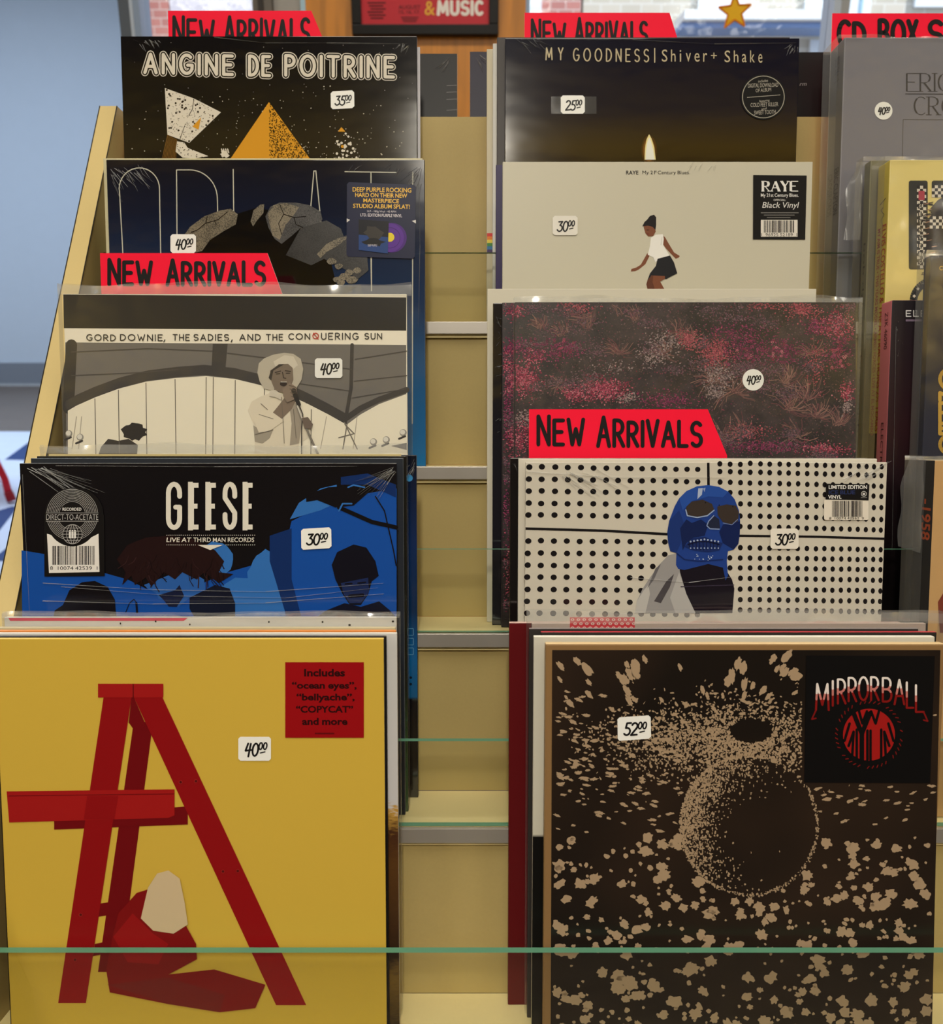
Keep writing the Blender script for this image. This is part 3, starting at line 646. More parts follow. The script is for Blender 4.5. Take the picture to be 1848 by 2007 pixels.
# ---- tier five, right
t = rec('dark indigo sleeve with a candle flame and spaced out title', .966, .004, 990, 1567, 75, 5, gradmat('indigo_to_brown', [(0, (16, 12, 10)), (.45, (20, 16, 12)), (.6, (52, 40, 18)), (.72, (24, 22, 34)), (1, (22, 22, 36))], 0, .315), (40, 38, 40), (120, 118, 116))  # brown band in the ramp paints a room reflection onto the glossy front
v = t.v; a = Art(v, 'gloss', 0)
for r, c in ((19, (74, 50, 20)), (15, (118, 78, 30))): a.disc(1272, 294, r * .8, c, 0 if r == 19 else 1, ry=r * 1.5)
fl = [(1272, 263), (1277, 272), (1282, 288), (1285, 313), (1263, 313), (1264, 290), (1267, 273)]; a.poly(fl, (250, 226, 160), 2); a.poly([(x * .8 + 1273 * .2, y + 6 if y < 300 else y) for x, y in fl], (255, 250, 228), 3)
t.part('cover_print', a)
a = Art(v, 'gloss', 3); GD = (196, 182, 150)
a.strokes('MY', 1070, 94, 1103, 117, 2.6, GD, gap=.85); a.strokes('GOODNESS', 1124, 95, 1271, 119, 2.6, GD, gap=.62, slope=2); a.line([(1283, 95), (1283, 122)], 2.2, GD)
for i, ch in enumerate('Shiver'): a.text(ch, *((1297, 97, 1308, 121), (1315, 97, 1324, 121), (1332, 98, 1335, 121), (1344, 104, 1354, 121), (1361, 104, 1371, 121), (1378, 104, 1386, 121))[i], GD)
a.line([(1394, 109), (1404, 109)], 2, GD); a.line([(1399, 104), (1399, 114)], 2, GD)
for i, ch in enumerate('Shake'): a.text(ch, *((1420, 99, 1431, 122), (1438, 99, 1447, 122), (1454, 106, 1463, 122), (1470, 99, 1479, 122), (1486, 106, 1494, 123))[i], GD)
t.part('title_lettering', a, label='worn gold spaced title letters')
a = Art(v, 'satin', 5); a.disc(1496, 190, 44.5, (14, 13, 13)); s = t.part('download_sticker', a, label='round black sticker')
b = Art(v, 'satin', 6); b.ring(1496, 190, 41, 1.4, (170, 165, 150)); LC = (176, 170, 158)
for tx, x0, y0, x1, y1 in (('includes', 1486, 157, 1505, 162), ('DIGITAL DOWNLOAD', 1466, 164, 1525, 172), ('OF ALBUM', 1481, 174, 1511, 181), ('featuring', 1488, 196, 1508, 202), ('COLD FEET KILLER', 1471, 202, 1525, 210), ('and', 1492, 212, 1502, 216), ('SWEET TOOTH', 1478, 217, 1520, 225)): b.text(tx, x0, y0, x1, y1, LC, slope=-2)
b.line([(1464, 191), (1529, 186)], 1, LC); t.part('lettering', b, s)
a = Art(v, 'satin', 4); a.rect(1080, 189, 1169, 223, M_CREASE if False else clear('clear_tape', (.8, .8, .78), .8, .05, .2)); t.part('clear_tape', a)
price(t, v, 1099, 187, 1146, 223, '25')
creases(t, v, [(1000, 74, 50, 4, 10, 30, 20, 60), (1545, 82, 20, 8, 12, 14, 90, 160)], seams=[([(1020, 70 + 6), (1240, 78), (1400, 86), (1560, 84)], 1.4)])
plain('dark brown sleeve peeping out left of the candle sleeve', .9735, .004, 974, 1548, 73, 5, (58, 52, 50), (70, 64, 62))
plain('white sleeve edge behind the dark brown one on the top tier', .9805, .004, 966, 1538, 85, 5, (206, 204, 198))
t = rec('cream sleeve with small rainbow stripe at the left end of its pack', .988, .005, 954, 1524, 96, 5, (196, 186, 160), (186, 176, 150))
a = Art(t.v, 'satin', 1)
for k, c in enumerate(((205, 40, 30), (222, 120, 30), (226, 200, 60), (60, 130, 50), (40, 110, 160), (60, 40, 90))): a.rect(954.5, 457 + k * 6.4, 966, 463.4 + k * 6.4, c)
t.part('rainbow_stripe', a)
# ---- records standing on the far side
for lb, xl, xr, yt, c, th in (('black sleeve on the far side of the rack under the poster', 378, 896, 105, (18, 16, 16), .004), ('navy sleeve on the far side left of the cream sleeve', 921, 1440, 101, (32, 28, 48), .004), ('black sleeve on the far side left of the grey box', 1462, 1980, 102, (26, 27, 28), .004)):
    t = rec(lb, 1.056, th, xl, xr, yt, 5, mat(c, 'satin'), (200, 198, 190), (190, 188, 180), floorw=FARW)
    a = Art(t.v, 'satin', 1)
    if xl == 378:
        for y in (168, 181, 195, 216): a.line([(875, y), (896, y - 1)], 1, (120, 118, 116))
        t.part('white_lines', a)
    elif xl > 1400: a.text('rm', 1567, 163, 1580, 168, (150, 148, 148), shear=.3); t.part('lettering', a)
    creases(t, t.v, [(xl + 10 if xl == 921 else xr - 20, yt + 4, 10, 10, 8, 34, 30 if xl == 921 else 110, 75 if xl == 921 else 150)])

# ================================================================== tier four, left
NAVY = (26, 30, 58)
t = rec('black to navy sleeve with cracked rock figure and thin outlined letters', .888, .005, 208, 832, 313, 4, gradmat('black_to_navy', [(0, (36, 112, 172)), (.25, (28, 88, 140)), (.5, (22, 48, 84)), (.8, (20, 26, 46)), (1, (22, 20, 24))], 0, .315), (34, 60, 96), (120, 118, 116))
v = t.v; a = Art(v, 'gloss', 0)
LN = (198, 196, 178)
a.line([(241, 500), (234, 372)] + arc(273, 370, 39.5, -41, 180, 0, 18) + [(315, 500)], 2, LN, 0)
a.line([(347, 490), (346, 333), (366, 333)] + arc(372, 390, 54, -57, 90, 0, 12) + [(428, 500)], 2, LN, 0)
a.line([(457, 332), (459, 500)], 2, LN, 0); a.line([(597, 550), (615, 335), (619, 335), (641, 556)], 2, LN, 0)
a.line([(676, 336.5), (776, 338)], 2, LN, 0); a.line([(727, 338), (728, 570)], 2, LN, 0); a.line([(809, 337), (808, 830)], 2, LN, 0); a.line([(727, 500), (728, 570)], 2, LN, 0)
DKB = (12, 11, 12); GR = mat((128, 118, 98), 'grain', 'grey_brown_rock'); GR2 = mat((70, 68, 68), 'grain', 'dark_grey_rock'); GR3 = mat((42, 40, 40), 'grain', 'black_rock')
a.poly([(385, 490), (430, 430), (500, 408), (600, 420), (640, 480), (660, 560), (700, 562), (640, 600), (430, 600), (395, 560)], DKB, 1)
a.poly([(355, 470), (372, 445), (400, 424), (430, 413), (452, 409), (466, 420), (462, 440), (440, 452), (412, 470), (396, 492), (360, 500)], GR, 2)
for pts in ([(374, 456), (388, 450), (402, 438), (428, 430), (446, 415)], [(404, 436), (406, 424)], [(420, 432), (424, 440)]): a.line(pts, 1.6, (44, 38, 32), 3)
a.poly([(491, 434), (497, 412), (510, 401), (518, 400), (516, 418), (503, 433), (496, 444)], GR, 2)
a.poly([(520, 424), (530, 405), (548, 397), (580, 397), (606, 402), (628, 414), (632, 430), (618, 448), (590, 446), (572, 462), (552, 478), (538, 468), (526, 446)], GR2, 2)
a.poly([(524, 420), (536, 402), (560, 398), (586, 406), (574, 424), (560, 440), (548, 470), (534, 462)], GR, 3)
for pts in ([(548, 400), (556, 420), (576, 426), (600, 424)], [(556, 420), (546, 438), (552, 460)], [(576, 426), (580, 440), (594, 446)]): a.line(pts, 1.4, (30, 28, 28), 4)
a.poly([(590, 446), (640, 432), (668, 448), (676, 470), (650, 500), (610, 520), (560, 500)], GR3, 2)
a.poly([(621, 500), (638, 478), (664, 464), (690, 460), (718, 486), (722, 530), (700, 548), (680, 530), (660, 520), (640, 510)], GR3, 3)
a.poly([(621, 498), (640, 478), (664, 466), (684, 464), (664, 480), (640, 494), (628, 506)], GR, 4)
for x, y, r in ((660, 548, 8), (674, 542, 10), (690, 548, 11), (668, 554, 8), (684, 534, 9), (700, 530, 8), (650, 512, 9), (664, 522, 8)): a.blot(x, y, r, r * .7, GR, 5, jag=.15, n=12)
t.part('cover_print', a)
a = Art(v, 'satin', 7); a.poly([(684, 357), (811, 362), (815, 366), (813, 503), (809, 507), (683, 503), (679, 499), (680, 361)], NAVY); s = t.part('hype_sticker', a, label='navy promotional sticker')
b = Art(v, 'satin', 8); YL = (236, 190, 72); WL = (206, 200, 206)
for tx, x0, y0, x1, y1 in (('DEEP PURPLE ROCKING', 691, 366.5, 806, 375.5), ('HARD ON THEIR NEW', 696, 377.5, 798, 386), ('MASTERPIECE', 712, 388.5, 782, 396.5), ('STUDIO ALBUM SPLAT!', 692, 399, 803, 407.5)): b.text(tx, x0, y0, x1, y1, YL, bold=.014, slope=2)
b.text('2LP - 180g Vinyl - 45 RPM', 719, 412, 776, 417, WL, slope=1); b.text('LTD. EDITION PURPLE VINYL', 706, 418, 788, 424, WL, bold=.02, slope=2); t.part('lettering', b, s)
b = Art(v, 'satin', 8); b.poly([(679.5, 428), (686, 431), (679.5, 436)], (214, 210, 206)); b.poly([(815, 431), (807, 433), (815, 438)], (214, 210, 206))
b.disc(768, 466, 29, (70, 30, 118), 8); b.disc(763, 466, 28.5, (86, 40, 140), 9); b.disc(764, 465, 9, (226, 200, 50), 10); b.ring(764, 466, 20, .8, (60, 26, 100), 10)
b.poly([(703, 430), (762, 434), (760, 497), (703, 490)], (18, 18, 26), 11); b.poly([(703, 460), (761, 465), (760, 497), (703, 490)], (32, 62, 120), 12)
b.blot(732, 456, 17, 14, (54, 50, 46), 13, jag=.25, n=14); b.blot(732, 474, 19, 8, (20, 20, 24), 13, n=12); b.text('DEEP PURPLE', 721, 479, 739, 483, WL, 14)
t.part('sleeve_picture', b, s, 'tiny picture of the sleeve and purple record')
price(t, v, 334, 459, 384, 496, '40')
creases(t, v, [(212, 318, 60, 26, 24, 44, 35, 70), (812, 322, 16, 40, 22, 38, 100, 150), (690, 318, 110, 6, 12, 18, 110, 150)], seams=[([(821, 360), (823, 480), (820, 640)], 1.4)])
plain('cream sleeve showing a pale left edge behind the rock sleeve', .897, .004, 202, 828, 310, 4, (206, 198, 160))

# ---- tier four, right
t = rec('plain white sleeve with small dancing girl and black corner sticker', .902, .004, 985, 1593, 317, 4, (196, 191, 172), (206, 202, 186), (226, 222, 210))
v = t.v; a = Art(v, 'satin', 0); SK = (120, 72, 50); SK2 = (96, 56, 40); SH_ = (232, 230, 224); SKT = (30, 30, 34)
X = lambda *q: [(1188 + q[i] / 2.8, q[i + 1] / 2.8) for i in range(0, len(q), 2)]
a.poly(X(225, 1390, 240, 1400, 215, 1450, 180, 1478, 160, 1488, 135, 1490, 138, 1476, 165, 1468, 190, 1452), SK, 0)
a.poly(X(300, 1290, 322, 1300, 345, 1340, 372, 1385, 404, 1405, 400, 1412, 382, 1420, 362, 1400, 325, 1360, 305, 1330), SK, 0)
a.poly(X(245, 1305, 272, 1288, 310, 1285, 316, 1310, 312, 1345, 345, 1398, 350, 1410, 285, 1425, 270, 1440, 258, 1412, 228, 1398, 240, 1350), SH_, 1)
a.poly(X(282, 1420, 350, 1402, 372, 1440, 390, 1500, 350, 1520, 330, 1532, 250, 1510, 226, 1538, 240, 1500, 272, 1460), SKT, 2)
a.poly(X(226, 1538, 252, 1508, 280, 1512, 262, 1540, 270, 1592, 228, 1592, 220, 1560), SK2, 1); a.poly(X(258, 1512, 322, 1515, 322, 1530, 296, 1545, 322, 1592, 268, 1592, 254, 1550), SK, 3)
a.poly(X(205, 1240, 262, 1238, 272, 1270, 258, 1295, 232, 1298, 215, 1280), SK, 1); a.poly(X(198, 1242, 210, 1218, 225, 1205, 240, 1185, 262, 1178, 274, 1192, 274, 1236, 270, 1262, 255, 1245, 230, 1238), (24, 20, 22), 2)
a.line(X(222, 1262, 236, 1262), 1, (50, 30, 24), 3); a.line(X(224, 1282, 236, 1284), 1.2, (110, 40, 40), 3); a.line(X(306, 1300, 300, 1345), .8, (190, 186, 180), 3)
t.part('cover_print', a)
a = Art(v, 'satin', 1); a.text('RAYE', 1227, 334.5, 1251, 342, (40, 36, 36), bold=.015); a.text('My 21', 1259, 334.5, 1283, 343.5, (40, 36, 36)); a.text('st', 1283.5, 334, 1287, 338, (40, 36, 36)); a.text('Century Blues.', 1289, 334.5, 1352, 343.5, (40, 36, 36)); t.part('title_lettering', a)
a = Art(v, 'satin', 4); a.poly([(1476, 343), (1581, 344), (1578, 469.5), (1475.5, 469)], (16, 15, 16)); s = t.part('hype_sticker', a, label='black sticker with barcode')
b = Art(v, 'satin', 5)
def serif(b, txt, x0, y0, x1, y1, thick, thin, c, gap=.3, l=None, sl=0):
    """capitals with thick stems, thin strokes and small foot serifs"""
    sts = layout(txt, x0, y0, x1, y1, sl, gap); H = abs(y1 - y0)
    for st in sts:
        for k, ((xa, ya), (xb, yb)) in enumerate(zip(st, st[1:])):
            vert = abs(yb - ya) > 1.2 * abs(xb - xa); w = thick if vert and not (yb < ya - 0.3 * H and abs(xb - xa) > .12 * H) else thin
            b.line([(xa, ya), (xb, yb)], w, c, l, cap=len(st) > 6)
        for (xe, ye) in (st[0], st[-1]):
            if min(abs(ye - y0 - sl * .5), abs(ye - y1 - sl * .5)) < .08 * H + abs(sl): b.line([(xe - H * .16, ye), (xe + H * .16, ye)], thin, c, l, cap=False)
serif(b, 'RAYE', 1495, 355.5, 1561, 374.5, 4.8, 1.8, (228, 226, 222), gap=.22)
b.text('My 21st Century Blues.', 1491, 379, 1565, 388, (224, 222, 218), bold=.01); b.text('OFFICIAL:', 1516, 390, 1540, 394, (200, 198, 194), bold=.02); b.text('Black Vinyl', 1493, 396, 1563, 411, (224, 222, 218), shear=.2)
for k in range(3): b.rect(1491 + k * 6, 416 + k * 4.6, 1565 - k * 8, 418 + k * 4.6, (104, 102, 100))
b.rect(1491, 431, 1563, 464, (222, 216, 206), 5); barcode(b, 1497, 432, 1558, 456, 6); b.text('1  96925 52189  1', 1492, 457, 1562, 463, (30, 28, 28), 6); t.part('lettering', b, s)
price(t, v, 1083, 423, 1132, 461, '30', col=(224, 220, 210))
creases(t, v, [(1350, 316, 60, 3, 8, 14, 100, 140)])
plain('deep purple sleeve showing its left edge behind the white sleeve', .9105, .004, 972, 1575, 323, 4, (46, 34, 78), None, (190, 186, 200))

# ================================================================== tier three, left
t = rec('black and white concert photo sleeve in a clear polythene cover', .816, .004, 123, 797, 576, 3, (238, 231, 214), (232, 226, 214), (230, 226, 216))
v = t.v; a = Art(v, 'satin', 0); Z = lambda *q: [(q[i] / 2.8, 480 + q[i + 1] / 2.8) for i in range(0, len(q), 2)]; Zr = lambda *q: [(600 + q[i] / 2.8, 480 + q[i + 1] / 2.8) for i in range(0, len(q), 2)]
a.poly([(124, 577), (796, 583), (796, 648), (125, 643)], (30, 28, 28), 0); a.poly([(128, 671), (796, 676), (796, 900), (130, 900)], (112, 108, 104), 0)
WA = (236, 229, 210); DG = (64, 61, 60)
arcp = [(133, 805), (150, 795), (186, 779), (232, 762), (286, 748), (343, 741), (404, 737), (461, 743), (511, 755), (560, 772), (600, 790), (643, 812), (675, 830)]
a.line([(x + (4 if x < 404 else -4), y - 12) for x, y in arcp], 20, DG, 1); a.poly(arcp + [(680, 832), (707, 812), (743, 792), (797, 772), (797, 900), (133, 900)], WA, 2)
a.line([(675, 822), (707, 800), (743, 783), (797, 764)], 11, DG, 1); a.poly([(417, 674), (446, 674), (441, 732), (414, 730)], DG, 1); a.line([(690, 676), (688, 760), (676, 830)], 7, DG, 1); a.line([(140, 676), (134, 800)], 22, (52, 50, 50), 1)
for pts in ([(140, 690), (290, 683), (417, 688)], [(140, 736), (280, 730), (350, 724)], [(446, 692), (560, 706), (690, 724)], [(560, 748), (684, 766)], [(696, 704), (797, 688)], [(694, 747), (797, 736)], [(690, 780), (797, 762)], [(150, 795), (286, 748)], [(446, 740), (600, 790)]): a.line(pts, 1.8, (76, 72, 70), 2)
for x, y in ((186, 779), (232, 762), (286, 748), (343, 741), (404, 737), (418, 737), (461, 743), (518, 757), (610, 800)): a.line([(x, y + 2), (x + (2 if x < 404 else -1), 900)], 1.6, (104, 98, 90), 3)
for x0, x1 in ((150, 165), (160, 178), (700, 716), (640, 652)): a.line([(x0, 816), (x1 - 24, 880)], 1.4, (168, 160, 148), 3)
# drummer
a.blot(262, 847, 23, 17, (44, 40, 38), 3, jag=.22, n=22); a.poly([(232, 864), (252, 860), (270, 872), (268, 900), (190, 900), (198, 876), (212, 860)], (58, 54, 52), 3)
# lights at the foot
for x, y in ((157, 857), (135, 850), (757, 862), (790, 848), (732, 866)): a.disc(x, y, 7, (150, 146, 138), 3); a.disc(x - 1, y - 1, 5, (222, 218, 208), 4); a.line([(x + 4, y + 7), (x - 8, y + 12)], 4, (60, 56, 54), 3)
a.poly([(797, 868), (766, 874), (797, 882)], (70, 66, 64), 3)
for pts in ([(675, 828), (700, 880)], [(680, 832), (672, 880)], [(676, 832), (694, 850), (664, 858)]): a.line(pts, 2.4, (120, 114, 106), 3)
# singer: shirt, arm, hat, face, hand, microphone
SHT = (222, 212, 192); SHD = (160, 150, 136)
a.poly(Z(1395, 1160, 1398, 1080, 1390, 980, 1360, 910, 1380, 860, 1430, 832, 1475, 815, 1500, 792, 1560, 830, 1600, 850, 1640, 870, 1670, 950, 1700, 1000, 1690, 1060, 1640, 1090, 1640, 1160), SHT, 4)
a.poly(Z(1585, 860, 1640, 870, 1660, 960, 1640, 1090, 1590, 1100, 1600, 980), SHD, 5); a.poly(Z(1398, 1080, 1390, 990, 1450, 1030, 1500, 1010, 1480, 1060, 1440, 1090), (160, 152, 138), 5)
a.poly(Z(1440, 990, 1530, 880, 1560, 840, 1608, 800, 1630, 840, 1600, 900, 1520, 980, 1470, 1010), (128, 112, 98), 6)
a.poly(Z(1390, 960, 1470, 900, 1540, 950, 1560, 965, 1480, 1020, 1420, 1030), SHT, 7)
for pts in (Z(1430, 870, 1470, 905), Z(1420, 930, 1500, 955), Z(1545, 835, 1560, 1090), Z(1400, 1040, 1500, 1015), Z(1610, 900, 1625, 1060)): a.line(pts, 1.1, (110, 102, 92), 8)
a.blot(*Z(1500, 990)[0], 0.1, .1, SHT, 4)
a.poly(Z(1412, 700, 1420, 650, 1450, 622, 1500, 602, 1560, 592, 1610, 598, 1650, 625, 1664, 680, 1655, 740, 1625, 788, 1600, 770, 1540, 730, 1500, 800, 1450, 790, 1425, 750), (186, 178, 162), 8)
a.poly(Z(1500, 640, 1560, 605, 1610, 612, 1635, 660, 1600, 690, 1520, 690), (208, 200, 184), 9)
a.poly(Z(1482, 690, 1530, 655, 1580, 652, 1606, 675, 1610, 740, 1590, 790, 1550, 812, 1510, 800, 1490, 750), (120, 106, 94), 10)
a.poly(Z(1474, 730, 1486, 690, 1532, 655, 1560, 655, 1500, 690, 1488, 745), (58, 52, 48), 11)
for pts in (Z(1510, 700, 1540, 692), Z(1565, 690, 1594, 694), Z(1516, 708, 1536, 706), Z(1570, 704, 1590, 704), Z(1550, 700, 1556, 730, 1568, 732)): a.line(pts, 1.8, (54, 46, 42), 12)
a.disc(*Z(1555, 762)[0], 7, (48, 38, 36), 12, ry=5); a.line(Z(1540, 752, 1574, 752), 1.2, (210, 204, 194), 13)
a.poly(Z(1480, 800, 1510, 795, 1545, 820, 1540, 850, 1510, 835, 1478, 830), (206, 198, 184), 11)
a.poly(Z(1550, 790, 1590, 755, 1625, 780, 1632, 815, 1612, 850, 1575, 865, 1555, 830), (134, 118, 104), 14)
for k in range(4): a.line(Z(1585 + k * 4, 770 + k * 20, 1624, 782 + k * 20), 1.4, (92, 80, 70), 15)
a.line(Z(1618, 825, 1640, 875), 8, (40, 37, 36), 15); a.line(Z(1612, 800, 1624, 830), 10, (52, 48, 46), 14); a.line(Z(1640, 875, 1662, 930, 1655, 1000, 1655, 1160), 2, (54, 50, 48), 15); a.line(Z(1630, 880, 1660, 960, 1745, 1150), 4.5, (124, 118, 110), 14); a.line(Z(1632, 884, 1662, 962), 3, (200, 194, 184), 15)
a.poly(Z(1655, 950, 1690, 945, 1718, 985, 1705, 1010, 1670, 1005), (112, 98, 88), 16)
t.part('cover_print', a)
a = Art(v, 'satin', 3); TC = (44, 42, 42)
FU = dict(SH); gg = .34
for wd, x0, x1 in (('GORD', 170, 226), ('DOWNIE', 236, 318), ('THE', 339, 371), ('SADIES', 380, 448), ('AND', 470, 510), ('THE', 522, 554)): a.strokes(wd, x0, 655.5, x1, 667, 1.9, TC, slope=1 - (x0 - 170) * .004, gap=gg)
for x in (322, 454): a.line([(x + 1, 666), (x - 1, 670)], 1.9, TC)
a.strokes('CON', 566, 654, 607, 665, 1.9, TC, gap=gg); a.ring(618.5, 658.5, 5.5, 1.9, (186, 60, 48)); a.line([(614, 653), (623.5, 664.5)], 1.7, (186, 60, 48)); a.strokes('UERING', 630, 653, 702, 665, 1.9, TC, gap=gg); a.strokes('SUN', 715, 653.5, 748, 664.5, 1.9, TC, gap=gg)
t.part('title_lettering', a, label='thin spaced capitals on a white band')
price(t, v, 617, 702, 671, 741, '40', lay=8)
bag(t, 112, 806, 555, 577, 3, .0032)

# ---- tier three, right
M_FLW = None
def flowerart(v, x0, x1, y0, y1, seed, only_left=None):
    rnd = random.Random(seed); a = Art(v, 'matte', 0)
    DK = (36, 31, 33); m, nt, b = nodes('dark_foliage_print'); N = nt.nodes.new; L = nt.links.new; tc = N('ShaderNodeTexCoord'); nz = N('ShaderNodeTexNoise'); cr = N('ShaderNodeValToRGB')
    nz.inputs['Scale'].default_value = 26; nz.inputs['Detail'].default_value = 9; nz.inputs['Roughness'].default_value = .75; L(tc.outputs['Object'], nz.inputs['Vector']); L(nz.outputs['Fac'], cr.inputs[0])
    e = cr.color_ramp.elements; e[0].position = .4; e[0].color = alb((24, 20, 22)); e[1].position = .68; e[1].color = alb((70, 57, 60)); L(cr.outputs[0], b.inputs['Base Color']); b.inputs['Roughness'].default_value = .35
    a.rect(x0, y0, x1, y1, m, 0)
    MV = ((104, 78, 86), (88, 66, 76), (124, 96, 104), (70, 60, 64), (60, 58, 62), (112, 66, 84))
    def cl(lst): return [c for c in lst if (only_left is None or c[0] - c[2] < only_left)]
    def ok(x, y): return x0 + 1 < x < x1 - 1 and y0 + 1 < y < y1 - 1 and (only_left is None or x < only_left)
    # small dull speckle everywhere
    for _ in range(5200 if only_left is None else 500):
        x, y = rnd.uniform(x0, only_left or x1), rnd.uniform(y0, y1)
        if ok(x, y): a.blot(x, y, rnd.uniform(.6, 1.8), rnd.uniform(.6, 1.4), rnd.choice(((96, 70, 74), (110, 76, 78), (84, 60, 66), (126, 62, 78), (72, 58, 60), (118, 96, 96))), 1, n=5, jag=.4)
    tuft = [(1180, 600, 30, 48), (1215, 615, 40, 45), (1245, 625, 34, 42), (1150, 640, 40, 60), (1120, 615, 35, 80), (1100, 655, 28, 60), (1295, 690, 30, 120), (1210, 690, 34, 110), (1400, 745, 40, 120), (1440, 765, 46, 160), (1540, 750, 40, 100), (1580, 780, 44, 90), (1600, 815, 40, 110), (1545, 800, 48, 90), (1410, 860, 44, 130), (1450, 850, 40, 100), (1640, 830, 36, 60), (1560, 855, 36, 130), (1330, 650, 26, 160), (1060, 640, 24, 50), (1100, 755, 26, 160), (1590, 690, 30, 120), (1350, 665, 30, 150)]
    for cx, cy, r, sp in cl([(q[0], q[1], q[2], q[3]) for q in tuft]):
        dr = rnd.uniform(-120, -60)
        for _ in range(34):
            an = math.radians(dr + rnd.uniform(-sp, sp)); ln = r * rnd.uniform(.5, 1.1); ox, oy = rnd.uniform(-8, 8), rnd.uniform(-3, 6)
            ex, ey = cx + ox + ln * math.cos(an), cy + oy + ln * math.sin(an); mx_, my_ = cx + ox + ln * .55 * math.cos(an + .25), cy + oy + ln * .55 * math.sin(an + .25)
            if ok(ex, ey) and ok(cx + ox, cy + oy): a.line([(cx + ox, cy + oy), (mx_, my_), (ex, ey)], rnd.uniform(.7, 1.5), rnd.choice(((116, 84, 80), (132, 98, 90), (98, 70, 70), (146, 108, 98), (112, 66, 72))), 2, cap=False)
    PK = ((158, 52, 80), (138, 44, 72), (180, 82, 104), (120, 36, 62), (198, 118, 132)); PU_ = ((130, 44, 84), (112, 40, 78), (150, 62, 100), (96, 36, 66)); CO = ((160, 70, 84), (140, 56, 74), (182, 96, 104)); WH = ((150, 132, 132), (128, 110, 112), (168, 146, 142), (110, 92, 96))
    clus = [(1020, 742, 40, 34, 700, PK), (1185, 762, 46, 24, 640, PK), (1130, 772, 30, 16, 240, PK), (1080, 690, 50, 22, 190, PU_), (1110, 680, 30, 14, 120, PU_), (1010, 680, 26, 20, 160, PU_), (1640, 635, 36, 32, 420, PK), (1600, 640, 24, 18, 140, PU_), (1575, 608, 30, 18, 220, CO), (1400, 690, 34, 30, 420, CO), (1350, 665, 24, 18, 180, CO), (1470, 680, 60, 36, 420, PU_), (1540, 690, 40, 26, 260, PU_), (1440, 650, 60, 20, 160, PU_), (1300, 670, 36, 24, 200, WH), (1280, 700, 36, 20, 170, WH), (1410, 735, 30, 24, 260, WH), (1400, 770, 20, 16, 120, WH), (1310, 785, 56, 16, 260, PU_), (1640, 690, 26, 40, 170, PU_), (1600, 720, 20, 50, 120, CO), (1660, 770, 16, 18, 120, PK), (1660, 795, 12, 14, 80, WH), (1015, 860, 32, 40, 420, PK), (1030, 820, 30, 20, 120, WH), (1500, 875, 90, 12, 380, PU_), (1620, 880, 50, 12, 220, PK), (1470, 850, 46, 22, 120, CO), (1230, 780, 20, 12, 100, WH), (1010, 610, 24, 14, 120, PK), (1130, 600, 40, 12, 110, CO), (1510, 600, 60, 12, 100, CO), (1200, 720, 40, 16, 60, WH), (1050, 700, 20, 16, 80, PK), (995, 700, 16, 30, 120, PK), (995, 800, 12, 60, 160, PU_), (1000, 1000, 18, 90, 200, PU_), (1000, 1120, 14, 80, 160, PK)]
    rr = random.Random(seed + 50)
    for _ in range(46 if only_left is None else 14):   # low mats of leaves and seed heads between the flowers
        clus.append((rr.uniform(x0, only_left or x1), rr.uniform(y0, y1), rr.uniform(18, 46), rr.uniform(8, 20), rr.randint(90, 190), MV))
    clus.sort(key=lambda q: q[5] is not MV)
    for cx, cy, rx, ry, n, cols in cl(clus):
        for _ in range(int(n * 1.25)):
            g1, g2 = rnd.gauss(0, .5), rnd.gauss(0, .5); x, y = cx + rx * g1, cy + ry * g2
            if ok(x, y): a.blot(x, y, rnd.uniform(.8, 1.9), rnd.uniform(.7, 1.6), rnd.choice(cols), 3, n=6, jag=.3)
    for cx, cy, rx, ry in cl([(1090, 680, 56, 18), (1650, 690, 26, 36), (1480, 690, 60, 26)]):
        for _ in range(45):
            x, y = cx + rx * rnd.uniform(-1, 1), cy + ry * rnd.uniform(-1, 1)
            if ok(x, y): a.ring(x, y, 2.1, 1, rnd.choice(PU_ + PK), 4, n=7)
    return a
t = rec('dark sleeve printed with pink wild flowers in a polythene cover', .813, .004, 1009, 1678, 592, 3, (44, 38, 40), (60, 50, 52), (196, 192, 186))
t.part('cover_print', flowerart(t.v, 1009.6, 1677, 593, 902, 3))
price(t, t.v, 1455, 723, 1497, 766, '40', lay=7, round_=True)
bag(t, 1007, 1691, 583, 592, 3, .0026)
t = rec('second flower printed sleeve showing at the left of the first', .8255, .0045, 984, 1650, 593, 3, (44, 38, 40), (60, 50, 52), (120, 110, 110))
t.part('cover_print', flowerart(t.v, 985, 1649, 594, 1215, 5, 1040))
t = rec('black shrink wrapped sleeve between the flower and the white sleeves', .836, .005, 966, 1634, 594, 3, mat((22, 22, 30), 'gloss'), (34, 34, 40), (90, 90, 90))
creases(t, t.v, [(968, 612, 10, 30, 10, 24, 20, 70), (966, 660, 14, 240, 26, 14, -50, -10)])
plain('white sleeve standing tallest behind the flower sleeves', .850, .004, 955, 1600, 566, 3, (206, 200, 182), (214, 208, 190), (226, 222, 206))

